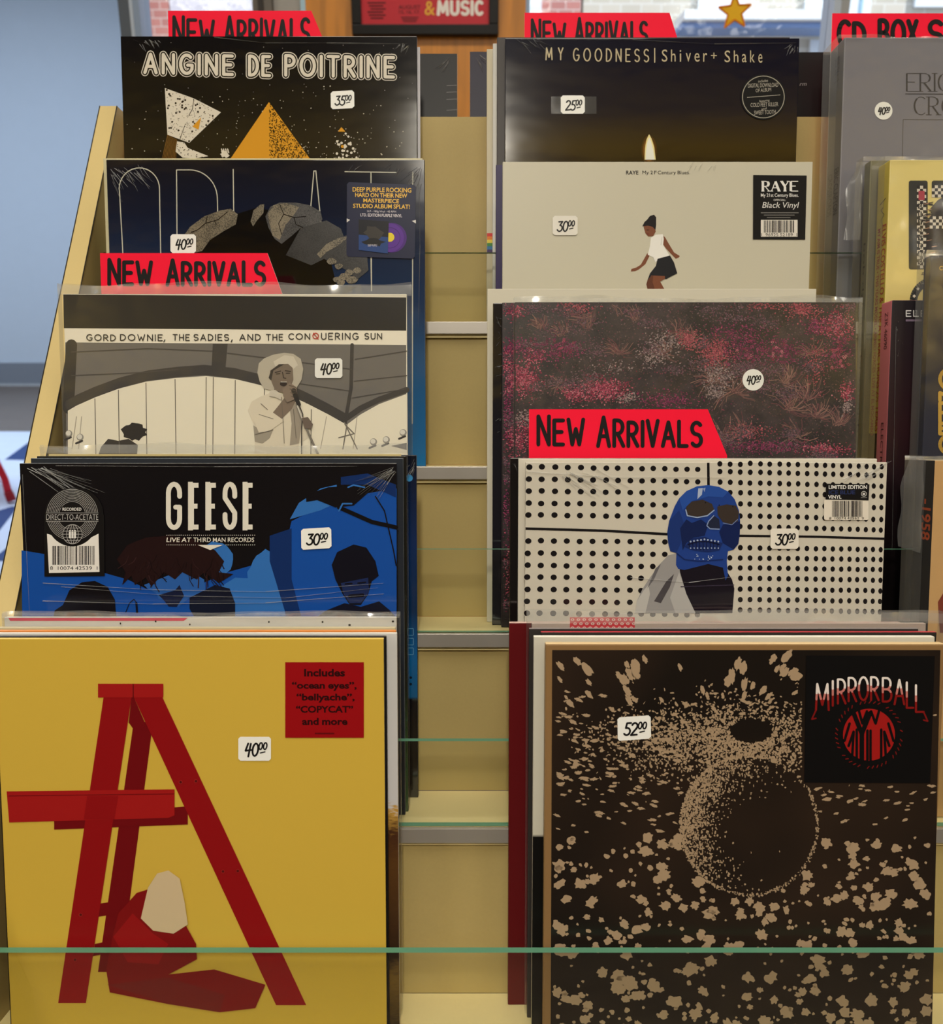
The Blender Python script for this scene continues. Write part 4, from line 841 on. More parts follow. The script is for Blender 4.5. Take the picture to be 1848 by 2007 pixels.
# ================================================================== tier two, left
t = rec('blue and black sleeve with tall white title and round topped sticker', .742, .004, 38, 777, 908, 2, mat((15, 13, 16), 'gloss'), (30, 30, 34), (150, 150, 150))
v = t.v; a = Art(v, 'gloss', 0); Q = lambda *q: [(q[i] / 2.8, 850 + q[i + 1] / 2.8) for i in range(0, len(q), 2)]; Qr = lambda *q: [(600 + q[i] / 2.8, 480 + q[i + 1] / 2.8) for i in range(0, len(q), 2)]; Q2 = lambda *q: [(600 + q[i] / 2.8, 950 + q[i + 1] / 2.8) for i in range(0, len(q), 2)]
BU = (20, 76, 164); BU2 = (50, 110, 186); BU3 = (16, 44, 100); HR = (34, 17, 18)
a.poly(Q(118, 640, 240, 660, 575, 765, 700, 800, 800, 850, 1000, 870, 1250, 760, 1500, 690, 1570, 600, 1600, 480, 1680, 440, 1800, 400, 2000, 330, 2176, 300, 2176, 1030, 122, 1030), BU, 0)
a.poly(Q(1590, 470, 1640, 380, 1760, 300, 1848, 280, 1848, 380, 1760, 420), BU2, 1); a.poly([(668, 905 + 30), (720, 928), (776, 950), (776, 975), (720, 950), (668, 950)], BU3, 1)
a.blot(*Q(1470, 800)[0], 40, 58, BU2, 1, jag=.06, n=26); a.blot(*Q(1180, 690)[0], 34, 34, BU2, 1, jag=.08, n=22)
a.poly(Q(1180, 860, 1290, 790, 1500, 800, 1570, 900, 1560, 1030, 1240, 1030), BU2, 1)
a.poly(Q(1480, 560, 1600, 520, 1600, 800, 1660, 1030, 1580, 1030, 1480, 700), BU3, 1)
# bowed head: face, hair, collar
a.poly(Q(790, 830, 1020, 740, 1120, 800, 1130, 880, 1040, 900, 980, 950, 930, 945, 900, 910, 868, 905, 862, 880, 810, 850), (42, 92, 168), 2)
a.poly(Q(870, 885, 960, 860, 985, 830, 1010, 890, 970, 950, 925, 948, 900, 915), (22, 28, 56), 3)
hair = Q(640, 690, 700, 610, 800, 570, 920, 560, 1060, 580, 1180, 640, 1230, 700, 1200, 760, 1280, 770, 1200, 820, 1120, 760, 1080, 800, 1000, 760, 960, 800, 900, 760, 830, 840, 800, 790, 740, 830, 720, 780, 670, 830, 690, 760)
a.poly(hair, HR, 4)
for _ in range(46):
    x, y = random.uniform(250, 440), random.uniform(1085, 1130); dx, dy = random.uniform(-26, 22), random.uniform(10, 34); a.line([(x, y), (x + dx * .3, y + dy * .6), (x + dx, y + dy)], random.uniform(.8, 2), random.choice((HR, (22, 12, 14), (52, 30, 32), HR)), 5, cap=False)
a.poly(Q(1040, 900, 1180, 830, 1260, 850, 1290, 930, 1290, 1030, 1080, 1030, 1040, 960), (18, 22, 40), 3)
# heads at the foot
a.poly(Q(288, 1030, 300, 970, 345, 940, 380, 860, 450, 815, 520, 808, 590, 840, 630, 910, 640, 1030), (16, 13, 18), 3)
a.line(Q(690, 980, 710, 930, 735, 908, 750, 930, 750, 980), 1.6, (14, 20, 44), 3); a.line(Q(748, 930, 752, 980), 4, (14, 16, 30), 4)
a.poly(Q2(160, 520, 140, 440, 170, 370, 260, 328, 330, 345, 380, 420, 398, 500, 360, 530, 340, 600, 300, 660, 240, 660, 200, 600), (14, 14, 26), 3)
a.poly(Q2(190, 540, 340, 510, 345, 590, 300, 650, 240, 650, 205, 600), (26, 40, 84), 4); a.line(Q2(215, 545, 250, 542), 3, (14, 16, 30), 5); a.line(Q2(285, 540, 325, 536), 3, (14, 16, 30), 5); a.line(Q2(240, 612, 310, 606), 7, (16, 16, 30), 5)
a.poly(Q2(60, 725, 110, 690, 210, 650, 300, 670, 400, 640, 460, 690, 490, 725), (16, 16, 32), 4)
# microphone stand top right
a.poly(Qr(0, 1370, 120, 1330, 300, 1320, 340, 1360, 260, 1430, 160, 1440, 60, 1400, 0, 1410), (16, 14, 18), 3); a.line(Qr(180, 1440, 360, 1520, 494, 1550), 8, (14, 13, 16), 3); a.line(Qr(380, 1380, 430, 1460, 480, 1680, 494, 1760), 2.4, (14, 14, 20), 3); a.line(Qr(180, 1460, 200, 1420, 250, 1420), 3, BU2, 4); a.line(Qr(230, 1330, 260, 1318, 320, 1330), 3, BU2, 4)
t.part('cover_print', a)
a = Art(v, 'gloss', 6); IV = (226, 221, 208)
CE = {'G': SH['G'], 'S': SH['S'], 'E': [[(.52, .955), (.1, .955), (.1, .045), (.52, .045)], [(.1, .5), (.46, .5)]]}
for ch, x0, x1 in (('G', 330, 352), ('E', 372, 389), ('E', 406, 423), ('S', 441, 460), ('E', 479, 495)): a.strokes(ch, x0, 949 if ch != 'E' else 947, x1, 1034 if ch != 'E' else 1037, 9.5, IV, font=CE, cap=ch != 'E')
for x in (372, 406, 479): a.rect(x - 3.5, 944.5, x + 6, 1039.5, IV)
for y in (1049, 1068):
    for k in range(44):
        x = 327 + k * 4
        if y == 1049 or not (384 < x < 440): a.disc(x, y, .9, IV, n=6)
a.text('LIVE AT', 326, 1053.5, 374, 1062.5, IV, bold=.012, shear=.12); a.text('THIRD MAN RECORDS', 379, 1053.5, 498, 1062.5, IV, bold=.005); a.poly([(387, 1068), (437, 1068), (412, 1078)], IV)
t.part('title_lettering', a, label='tall off white title letters')
a = Art(v, 'satin', 6); K = (18, 16, 17)
a.poly([(87, 1130), (86.5, 1010)] + arc(145, 1008, 57.5, -53, 180, 0, 26) + [(204, 1010), (205, 1129)], K); s = t.part('round_top_sticker', a, label='black round topped sticker')
b = Art(v, 'satin', 7); GY = (176, 174, 172)
for r in (26, 29, 32, 35, 38, 41, 44, 47, 50):
    k = math.degrees(math.asin(min(1, 3.5 / r))); b.ring(141.5, 1009, r, .8, GY, a0=180 + k * .4, a1=360 - k * .4); kk = math.degrees(math.asin(min(1, 13 / r))); b.ring(141.5, 1009, r, .8, GY, a0=kk, a1=180 - kk) if r > 26 else None
b.rect(89, 1004, 194, 1022, K, 8); b.line([(90, 1005.5), (193, 1005.5)], 1, GY, 9); b.line([(90, 1021.5), (193, 1021.5)], 1, GY, 9)
b.rect(120, 993, 162, 1002.5, K, 8); b.text('RECORDED', 122.5, 995, 159.5, 1001, (228, 226, 222), 9, bold=.012); b.text('DIRECT-TO-ACETATE', 90.5, 1008, 192.5, 1019, (190, 188, 186), 9, bold=-.008)
b.poly([(92, 1046)] + [(141.5 + 52 * math.cos(math.radians(q)), 1013 + 58 * math.sin(math.radians(q))) for q in range(142, 37, -7)] + [(193, 1046), (195, 1121), (96, 1123)], (228, 224, 218), 8)
barcode(b, 103, 1070, 186, 1107, 9); b.text('8  10074 42539  1', 98, 1110, 191, 1117, (24, 22, 24), 9)
for r in (32, 35, 38): None
b.disc(142, 1047, 20, K, 12)
for q in (1, .6, .2): b.ring(142, 1047, 19 * q, 1, GY, 13, n=30, ry=19)
for dy in (-12, -6, 0, 6, 12): hw = math.sqrt(19 ** 2 - dy * dy); b.line([(142 - hw, 1047 + dy), (142 + hw, 1047 + dy)], .9, GY, 13)
for k in (-1, 0, 1): b.rect(142 + k * 5 - 2, 1042, 142 + k * 5 + 2, 1055, (228, 226, 222), 14); b.disc(142 + k * 5, 1040, 1.6, (228, 226, 222), 14)
t.part('lettering', b, s, 'grey rings, globe emblem, barcode and lettering')
price(t, v, 590, 1035, 649, 1076, '30', lay=8, tilt=1.5)
creases(t, v, [(48, 912, 40, 10, 18, 130, 14, 42), (770, 912, 10, 12, 18, 90, 120, 168)], seams=[([(84, 1143), (300, 1156), (520, 1160), (752, 1143)], 2.2), ([(84, 1178), (300, 1184), (520, 1182), (752, 1164)], 2.4), ([(44, 930), (52, 1080), (58, 1200)], 1.2), ([(120, 1150), (340, 1168), (560, 1172), (740, 1152)], 1.4), ([(110, 908 + 5), (420, 915), (700, 914)], 1.6)])
plain('dark sleeve with pale blue head edge just behind the blue black sleeve', .7495, .0035, 60, 790, 898, 2, (40, 44, 52), (120, 130, 140), (176, 190, 206))
plain('black to green sleeve showing a narrow strip beside the rack gap', .7565, .004, 72, 796, 894, 2, gradmat('black_to_green', [(0, (52, 74, 42)), (.22, (42, 62, 34)), (.36, (24, 26, 18)), (1, (26, 24, 20))], 0, .315), (40, 40, 34), (60, 58, 56))
t = rec('cream topped sleeve in clear polythene behind the blue and black sleeve', .766, .004, 95, 786, 890, 2, (214, 196, 140), (214, 190, 150), (232, 206, 140)); bag(t, 78, 798, 872, 889, 2, .0025)
t = rec('bright blue sleeve with a keyboard corner showing beside the rack gap', .788, .005, 130, 816, 892, 2, gradmat('black_blue_cyan', [(0, (30, 24, 20)), (.18, (34, 30, 24)), (.3, (14, 14, 18)), (.302, (20, 84, 130)), (.42, (14, 90, 150)), (.56, (12, 44, 82)), (.75, (18, 44, 92)), (1, (14, 18, 30))], 0, .315), (30, 40, 60), (60, 70, 90))
a = Art(t.v, 'gloss', 0); a.disc(802, 937, 7, (60, 140, 200), 0)
for k in range(3):
    for j in (0, 1): a.line([(799 + j * 13, 1232 + k * 19), (810 + j * 13, 1232 + k * 19), (810 + j * 13, 1245 + k * 19), (799 + j * 13, 1245 + k * 19)][:4 if j == 0 else 1], 1.2, (90, 150, 190), 0, closed=j == 0) if j == 0 else None
for y in (1328, 1341): a.disc(805, y, 2.6, (16, 30, 48), 0)
t.part('cover_print', a); creases(t, t.v, [(812, 896, 4, 20, 14, 26, 100, 140)])

# ---- tier two, right
t = rec('white sleeve with black dot grid and shiny blue skull', .748, .005, 1030, 1739, 906, 2, mat((204, 198, 184), 'gloss'), (212, 206, 194), (226, 222, 212))
v = t.v; a = Art(v, 'gloss', 0); K = (22, 20, 22); E3 = lambda *q: [(1188 + q[i] / 2.8, 850 + q[i + 1] / 2.8) for i in range(0, len(q), 2)]
skull = E3(385, 655, 352, 645, 340, 600, 335, 540, 345, 480, 375, 400, 400, 355, 440, 315, 500, 288, 560, 282, 620, 292, 670, 318, 705, 360, 728, 420, 735, 480, 733, 550, 725, 605, 700, 636, 668, 645, 662, 700, 668, 780, 655, 805, 640, 735, 560, 715, 500, 730, 430, 748, 395, 742, 383, 720)
coll = E3(160, 985, 168, 920, 200, 850, 240, 790, 290, 720, 340, 668, 390, 655, 405, 760, 440, 880, 490, 985); neck = E3(398, 742, 430, 748, 500, 730, 560, 715, 640, 735, 665, 760, 690, 800, 703, 850, 692, 985, 485, 985, 440, 900, 415, 820)
xl_ = [1037, 1062, 1088, 1113, 1138, 1163, 1188, 1211, 1236, 1258, 1280, 1303, 1325, 1346, 1367]; yl_ = [915, 939, 962, 986, 1009, 1060, 1084, 1108, 1131, 1155, 1179, 1202]
xr_ = [1411, 1431, 1451, 1470, 1490, 1508.5, 1528, 1546, 1564, 1582, 1600, 1616.5, 1633, 1650, 1666.5, 1682.5, 1698, 1713, 1728]; yr_ = [907, 924, 945, 964.5, 987, 1010, 1031, 1073, 1093, 1112.5, 1133, 1154, 1174.5, 1195]
for i, x in enumerate(xl_):
    for j, y in enumerate(yl_):
        q = i / 14; yy = y + (q * (5 if j < 5 else 3)); xx = x - (y - 915) * .016 * (1 - q)
        if not (inside((xx, yy), skull) or inside((xx, yy), coll) or inside((xx, yy), neck)): a.disc(xx + random.uniform(-.6, .6), yy + random.uniform(-.6, .6), 6.3 - q * .9, K, 0, ry=5.6 - q * .4, n=12)
for i, x in enumerate(xr_):
    for j, y in enumerate(yr_):
        q = i / 18; yy = y + q * (8 if j < 7 else 4); xx = x - (y - 907) * .012 * q
        if y == 907 and i < 3: yy += 2
        if not (inside((xx, yy), skull) or inside((xx, yy), neck)): a.disc(xx + random.uniform(-.5, .5), yy + random.uniform(-.5, .5), 5.0 - q * .9, K, 0, ry=5.4, n=12)
a.line([(1388, 907), (1388.5, 952)], 5, K, 0, cap=False); a.line([(1030, 1036), (1180, 1040), (1308, 1047)], 5, K, 0, cap=False); a.line([(1448, 1050), (1600, 1052), (1734, 1056)], 4.5, K, 0, cap=False)
a.poly(coll, (150, 148, 148), 1); a.poly(E3(160, 985, 168, 920, 205, 860, 232, 830, 240, 880, 215, 985), (186, 184, 180), 2); a.poly(E3(262, 920, 330, 810, 372, 770, 350, 840, 300, 930), (74, 70, 74), 2); a.poly(E3(225, 850, 270, 740, 300, 715, 262, 800), (100, 98, 102), 2); a.poly(E3(400, 760, 440, 880, 490, 985, 380, 985, 350, 900), (176, 174, 172), 2)
a.poly(neck, (24, 20, 30), 1)
SB = (32, 62, 138); a.poly(skull, SB, 2)
a.poly(E3(400, 355, 440, 315, 500, 288, 560, 282, 620, 292, 670, 318, 640, 350, 560, 345, 470, 370, 420, 420), (40, 78, 160), 3)
a.poly(E3(400, 420, 430, 500, 410, 600, 385, 655, 352, 645, 340, 600, 335, 540, 345, 480), (28, 52, 116), 3); a.poly(E3(405, 520, 440, 470, 470, 490, 520, 470, 560, 500, 540, 560, 480, 570, 440, 600, 420, 640), (20, 34, 80), 4)
a.poly(E3(640, 500, 735, 480, 733, 550, 725, 605, 700, 636, 640, 600, 620, 540), (20, 34, 82), 4)
sock = (58, 50, 46)
a.poly(E3(440, 400, 470, 372, 530, 362, 580, 385, 592, 415, 560, 445, 500, 456, 450, 448, 436, 425), sock, 5); a.poly(E3(610, 400, 660, 388, 710, 395, 728, 430, 724, 480, 690, 498, 640, 485, 612, 445), sock, 5); a.poly(E3(552, 490, 585, 445, 620, 470, 625, 520, 590, 526, 556, 515), (34, 40, 62), 5)
a.line(E3(437, 418, 445, 450, 500, 460, 555, 450, 592, 420), 2.2, (150, 170, 206), 6); a.line(E3(590, 450, 562, 480, 552, 505, 570, 522, 620, 524), 2, (130, 150, 196), 6); a.line(E3(640, 490, 690, 500, 722, 470), 1.4, (110, 130, 180), 6)
a.poly(E3(505, 300, 530, 298, 525, 335, 500, 360), (170, 184, 210), 6); a.poly(E3(530, 300, 545, 296, 540, 320), (140, 160, 200), 6)
a.poly(E3(430, 620, 470, 575, 540, 565, 600, 590, 640, 600, 620, 640, 560, 650, 480, 640), (26, 44, 100), 5)
for k in range(9): x = 455 + k * 19; a.line(E3(x, 596 - abs(k - 4) * 2, x + 4, 640 - abs(k - 4) * 2), 1.3, (16, 26, 60), 7); a.disc(*E3(x + 8, 580 + abs(k - 4) * 3)[0], 2, (160, 176, 206), 7, n=6); a.disc(*E3(x + 8, 628)[0], 1.6, (150, 168, 204), 7, n=6)
a.line(E3(450, 608, 500, 592, 560, 592, 620, 608), 2.2, (14, 20, 50), 7); a.line(E3(388, 656, 430, 690, 520, 700, 640, 690), 2, (24, 42, 100), 6)
for k in range(16): a.disc(*E3(480 + random.uniform(0, 110), 660 + random.uniform(0, 35))[0], random.uniform(.6, 1.6), (170, 186, 214), 7, n=6)
for x, y in ((545, 378), (620, 392), (695, 398), (548, 828)): a.disc(*E3(x, y)[0], 1.2, K, 7)
a.line(E3(410, 840, 700, 830), 2, (52, 46, 62), 3)
t.part('cover_print', a)
a = Art(v, 'satin', 8); a.rect(1615, 979, 1702, 1019, (222, 214, 200), 8, 3); a.poly([(1619, 948), (1704, 949), (1702, 981), (1618, 979)], (17, 16, 18), 9); s = t.part('barcode_sticker', a, label='black and white barcode sticker')
b = Art(v, 'satin', 10); b.text('LIMITED EDITION', 1624, 951, 1699, 958.5, (232, 230, 226), bold=.016); b.text('ICE BLUE', 1624, 961, 1676, 969, (40, 50, 92), bold=.02); b.text('VINYL', 1623, 970.5, 1649, 977.5, (232, 230, 226), bold=.016); b.ring(1693, 968, 5, 1, (200, 198, 194), n=20); b.rect(1690.5, 966, 1695.5, 970.5, (200, 198, 194)); b.rect(1687, 974.5, 1699, 976, (120, 118, 116))
barcode(b, 1631, 981.5, 1690, 1013); b.text('8  10074 42562  9', 1625, 1013.5, 1693, 1018, (30, 28, 28)); t.part('lettering', b, s)
price(t, v, 1510, 1036, 1565, 1076, '30', lay=9, col=(226, 221, 210))
creases(t, v, [(1640, 940, 80, 6, 9, 70, -45, -20), (1090, 912, 90, 20, 14, 80, 20, 42)], seams=[([(1030, 924), (1200, 936), (1420, 936)], 1.2), ([(1235, 1132), (1350, 1142), (1440, 1130)], 1.6)])
plain('white sleeve with a crumpled top directly behind the dotted sleeve', .7565, .004, 1016, 1719, 899, 2, (208, 202, 188), None, (232, 228, 216))
t = rec('black sleeve showing its left edge beside the dotted sleeve', .764, .005, 1000, 1700, 898, 2, mat((18, 16, 16), 'gloss'), (40, 38, 36), (210, 206, 196)); creases(t, t.v, [(1003, 902, 18, 8, 10, 16, 30, 80)])

# ================================================================== tier one, left
M_YEL = (206, 172, 66)
t = rec('yellow sleeve with big red stepladder print and red song sticker', .668, .0045, -12, 752, 1252, 1, mat(M_YEL, 'satin'), (34, 28, 22), (228, 196, 96))
v = t.v; a = Art(v, 'satin', 0); R1, R2, R3 = (140, 14, 18), (108, 10, 16), (158, 24, 24)
# plain red stepladder, an invented generic drawing: rear frame, front frame, rungs, crossbar, cap
a.poly([(262, 1415), (300, 1415), (236, 1905), (192, 1905)], R2, 0)
a.poly([(203, 1366), (258, 1366), (168, 1966), (114, 1966)], R1, 2); a.poly([(262, 1366), (318, 1366), (600, 1970), (541, 1970)], R1, 2)
a.poly([(258, 1366), (262, 1366), (290, 1430), (262, 1430), (252, 1416)], R2, 1); a.rect(192, 1340, 320, 1367, R3, 3); a.line([(261, 1340), (261, 1367)], 1.4, (60, 8, 10), 4)
a.poly([(106, 1606), (368, 1580), (368, 1616), (106, 1626)], R2, 1); a.poly([(13, 1551), (342, 1547), (342, 1598), (330, 1603), (18, 1612)], R3, 3); a.poly([(171, 1560), (232, 1560), (224, 1606), (164, 1606)], R1, 4)
a.line([(17, 1560), (342, 1556)], 1.1, (96, 8, 12), 4)
a.poly([(190, 1772), (238, 1764), (234, 1790), (186, 1798)], R2, 1); a.poly([(186, 1850), (226, 1842), (222, 1866), (182, 1874)], R2, 1)
for x, y in ((354, 1533), (384, 1531), (437, 1708), (466, 1707), (158, 1793), (147, 1881)): a.disc(x, y, 2.8, (86, 12, 14), 5); a.ring(x, y, 3.2, .8, (170, 50, 44), 5, n=10)
# a plain heap of red cloth with a pale and a gold bundle at the ladder's foot
a.poly([(208, 1900), (222, 1830), (232, 1790), (268, 1750), (300, 1740), (340, 1770), (384, 1850), (386, 1880), (330, 1910), (420, 1900), (520, 1930), (500, 1976), (430, 1984), (330, 1968), (215, 1945)], (124, 16, 18), 6)
a.poly([(222, 1836), (260, 1790), (300, 1830), (330, 1850), (310, 1890), (250, 1886)], (146, 20, 22), 7); a.poly([(210, 1930), (330, 1916), (440, 1950), (430, 1984), (330, 1968)], (116, 30, 28), 7)
a.poly([(276, 1800), (290, 1740), (308, 1712), (330, 1706), (352, 1722), (362, 1770), (368, 1812), (340, 1830), (300, 1824)], (204, 182, 146), 8)
for k in range(0): a.line([(286 + k * 11, 1806 + (k % 3) * 6), (302 + k * 6, 1716 + abs(k - 3) * 5)], 1.3, (172, 148, 112), 9)
rnd = random.Random(4)
for _ in range(0): a.ring(rnd.gauss(340, 16), rnd.gauss(1848, 18), 3.4, 1.3, rnd.choice(((190, 150, 84), (150, 110, 56), (214, 180, 120))), 10, n=8)
for cx, cy, r in (): a.disc(cx, cy, 19, (92, 54, 30), 10, ry=40 * .95, rot=-.3 if cx < 500 else .05); a.disc(cx + 2, cy, 13, (66, 36, 22), 11, ry=30, rot=-.3 if cx < 500 else .05)
t.part('cover_print', a)
a = Art(v, 'satin', 3); a.rect(559, 1298, 713, 1446, (150, 12, 18)); s = t.part('song_sticker', a, label='red square sticker')
b = Art(v, 'satin', 4); KB = (40, 8, 10)
for tx, x0, y0, x1, y1 in (('Includes', 596, 1311, 676, 1326), ('\u201cocean eyes\u201d,', 572, 1336, 699, 1354), ('\u201cbellyache\u201d,', 581, 1359, 695, 1377), ('\u201cCOPYCAT\u201d', 580, 1383, 692, 1397), ('and more', 592, 1407, 681, 1421)): b.text(tx, x0, y0, x1, y1, KB, bold=.032)
b.rect(617, 1436, 655, 1439, (96, 10, 14)); t.part('lettering', b, s, 'black bold lettering')
price(t, v, 467, 1444, 531, 1491, '40', lay=3)
plain('thin black sleeve edge right behind the yellow stepladder sleeve', .6745, .0035, -14, 757, 1247, 1, (24, 22, 22), (30, 28, 28), (70, 66, 62))
mfur = gradmat('white_to_gold_fur', [(0, (30, 22, 16)), (.14, (120, 92, 40)), (.2, (48, 32, 22)), (.45, (90, 58, 26)), (.53, (70, 40, 24)), (.585, (196, 152, 70)), (.605, (206, 204, 206)), (1, (208, 206, 204))], 0, .318, 'satin')
nt = mfur.node_tree; N = nt.nodes.new; L = nt.links.new; b_ = nt.nodes['Principled BSDF']; nz = N('ShaderNodeTexNoise'); nz.inputs['Scale'].default_value = 60; nz.inputs['Detail'].default_value = 6; tc = N('ShaderNodeTexCoord'); mp = N('ShaderNodeMapping'); mp.inputs['Scale'].default_value = (3, 1, 9); L(tc.outputs['Object'], mp.inputs[0]); L(mp.outputs[0], nz.inputs['Vector'])
src = b_.inputs['Base Color'].links[0].from_socket; mr_in = [n for n in nt.nodes if n.type == 'MAP_RANGE'][0]; ad = N('ShaderNodeMath'); ad.operation = 'MULTIPLY_ADD'; ad.inputs[1].default_value = .03
sep = [n for n in nt.nodes if n.type == 'SEPXYZ'][0]; L(nz.outputs['Fac'], ad.inputs[0]); L(sep.outputs['Z'], ad.inputs[2]); L(ad.outputs[0], mr_in.inputs[0]); mr_in.inputs[1].default_value = .015; mr_in.inputs[2].default_value = .333
plain('white sleeve with golden fur print on its lower half beside the yellow one', .6805, .004, -10, 778, 1241, 1, mfur, (196, 186, 176), (222, 214, 200))
plain('sleeve with an orange head edge behind the golden fur sleeve', .687, .004, -8, 776, 1236, 1, (214, 132, 60), (214, 150, 90), (226, 142, 70))
plain('pale beige sleeve in the front pack behind the orange edged one', .6935, .0045, -6, 775, 1230, 1, (196, 184, 150), (200, 190, 160), (206, 194, 158))
t = rec('white spotted sleeve with pink corner in a polythene cover', .703, .005, 8, 777, 1210, 1, (206, 204, 200), (204, 196, 190), (216, 212, 206))
a = Art(t.v, 'satin', 0); a.poly([(16, 1211), (368, 1211), (360, 1217), (20, 1217)], (206, 84, 104), 0)
for x, y in ((372, 1224), (527, 1219), (632, 1219), (770, 1218), (305, 1218), (236, 1222), (685, 1225)): a.disc(x, y, random.uniform(1.2, 3), (24, 22, 22), 1, ry=2)
t.part('cover_print', a); bag(t, 3, 783, 1203, 1211, 1, .0028)

# ---- tier one, right
TAN = (150, 116, 76)
t = rec('dark brown speckled sleeve with tan border and square black sticker', .668, .0085, 1069, 1853, 1262, 1, mat((138, 106, 68), 'satin'), (156, 122, 80), (214, 186, 140), bev=.0014)
v = t.v; a = Art(v, 'satin', 0); BR = (34, 24, 18); BE = (166, 142, 114)
m, nt, b_ = nodes('dark_brown_print'); N = nt.nodes.new; L = nt.links.new; tc = N('ShaderNodeTexCoord'); nz = N('ShaderNodeTexNoise'); nz.inputs['Scale'].default_value = 5; cr = N('ShaderNodeValToRGB'); L(tc.outputs['Object'], nz.inputs['Vector']); L(nz.outputs['Fac'], cr.inputs[0]); L(cr.outputs[0], b_.inputs['Base Color']); b_.inputs['Roughness'].default_value = .3
cr.color_ramp.elements[0].color = alb((22, 16, 12)); cr.color_ramp.elements[1].color = alb((44, 31, 22)); cr.color_ramp.elements[0].position = .4; cr.color_ramp.elements[1].position = .62
bq = [(1082, 1274), (1843, 1274), (1826, 2040), (1079, 2040)]; a.poly(bq, m, 0)
rnd = random.Random(11); random.seed(21)
def okb(x, y, r): return 1084 + r < x < 1838 - (y - 1274) * .022 - r and 1277 + r < y < 2036 and not (1572 - r < x < 1832 and 1282 < y < 1538) or (1084 + r < x < 1560 and 1277 + r < y < 2036)
cxs, cys, rs = 1468, 1618, 136
def put(x, y, rx, ry, rot, jag=.25, n=None):
    if okb(x, y, rx * .6): a.blot(x, y, rx, ry, BE, 1, rot=rot, jag=jag, n=n)
for _ in range(90):                                       # large spots at the top, spreading out
    x, y = rnd.uniform(1086, 1836), rnd.uniform(1278, 1380); q = rnd.uniform(.5, 1); put(x, y, 17 * q * (1 - (y - 1278) / 260), 9 * q * (1 - (y - 1278) / 220), math.atan2(y - 1440, x - 1460) * .8)
for _ in range(520):                                      # dashes either side of the speckle band
    x, y = rnd.uniform(1086, 1836), rnd.gauss(1490, 75)
    if not (1345 < x < 1600 and 1400 < y) and 1350 < y < 1640: q = rnd.uniform(.4, 1); put(x, y, 9 * q, 3.4 * q, rnd.uniform(-.2, .5) * (1 if x < 1460 else -1), .35)
for _ in range(3600):                                     # fine speckle band
    x, y = rnd.gauss(1440, 120), rnd.gauss(1438, 36) + abs(rnd.gauss(0, 18))
    if ((x - 1472) / 42) ** 2 + ((y - 1432) / 24) ** 2 > 1 and math.hypot(x - cxs, y - cys) > rs * .98: put(x, y, rnd.uniform(.9, 3.6), rnd.uniform(.8, 2.6), rnd.uniform(0, 3), .4, 6)
for _ in range(2300):                                     # speckle on the dark round's left and upper rim
    an = rnd.gauss(200, 42); r = rs * (1 - abs(rnd.gauss(0, .22)))
    if rnd.random() < .2: an, r = rnd.uniform(0, 360), rs * rnd.uniform(.96, 1.01)
    x, y = cxs + r * math.cos(math.radians(an)), cys + r * 1.02 * math.sin(math.radians(an))
    if r > rs * .3 and okb(x, y, 2): a.blot(x, y, rnd.uniform(.7, 2.2), rnd.uniform(.8, 2.8), BE, 1, jag=.4, n=6)
for _ in range(560):                                      # spots below
    x, y = rnd.uniform(1086, 1830), rnd.uniform(1640, 2030)
    if math.hypot(x - cxs, y - cys) > rs + 6:
        q = rnd.choice((.25, .3, .4, .5, .8, 1)); put(x, y, 12 * q * rnd.uniform(.7, 1.2), 10 * q, rnd.uniform(-.6, .6), .3)
t.part('cover_print', a)
a = Art(v, 'satin', 3); a.poly([(1580, 1285), (1832, 1286), (1823, 1535), (1576, 1534)], (13, 12, 13)); s = t.part('square_sticker', a, label='square black sticker')
b = Art(v, 'satin', 4)
ml = 'MIRRORBALL'; xs = [1599, 1632, 1642, 1663, 1683, 1707, 1730, 1753, 1777, 1795]; wd = [25, 5, 15, 15, 18, 15, 17, 19, 13, 15]
for k, ch in enumerate(ml):
    u = (xs[k] + wd[k] / 2 - 1703) / 105; yt = 1327 + 18 * u * u; yb = 1376 + 26 * u * u - 4
    for q, c, l in ((0, (128, 22, 20), 4), (1, (196, 120, 112), 5), (2, (232, 222, 216), 6)):
        for st in layout(ch, xs[k], yt, xs[k] + wd[k], yb):
            mid = yt + (yb - yt) * (1, .62, .36)[q]
            for (xa, ya), (xb, yb_) in zip(st, st[1:]):
                n = max(1, int(math.hypot(xb - xa, yb_ - ya) / 3))
                for i in range(n):
                    p0 = (xa + (xb - xa) * i / n, ya + (yb_ - ya) * i / n); p1 = (xa + (xb - xa) * (i + 1) / n, ya + (yb_ - ya) * (i + 1) / n)
                    if max(p0[1], p1[1]) <= mid: b.line([p0, p1], 4.2, c, l, cap=True)
    if k in (0, 9): b.line([(xs[k] + (0 if k == 0 else wd[k]), yb), (xs[k] + (-8 if k == 0 else wd[k] + 8), yb + 18), (xs[k] + (0 if k == 0 else wd[k]), yb + 16)], 3, (120, 20, 20), 4)
t.part('lettering', b, s, 'white to red curly lettering')
b = Art(v, 'satin', 4); RD = (158, 26, 24); cx0, cy0 = 1703, 1440; b.disc(cx0, cy0, 51, RD, 4)
for pts, w in (([(-44, -30), (-38, 40)], 0), ([(-30, -42), (-14, -2), (2, -42)], 9), ([(-14, -2), (-14, 50)], 9)): b.line([(cx0 + x, cy0 + y) for x, y in pts], w, (13, 12, 13), 5) if w else None
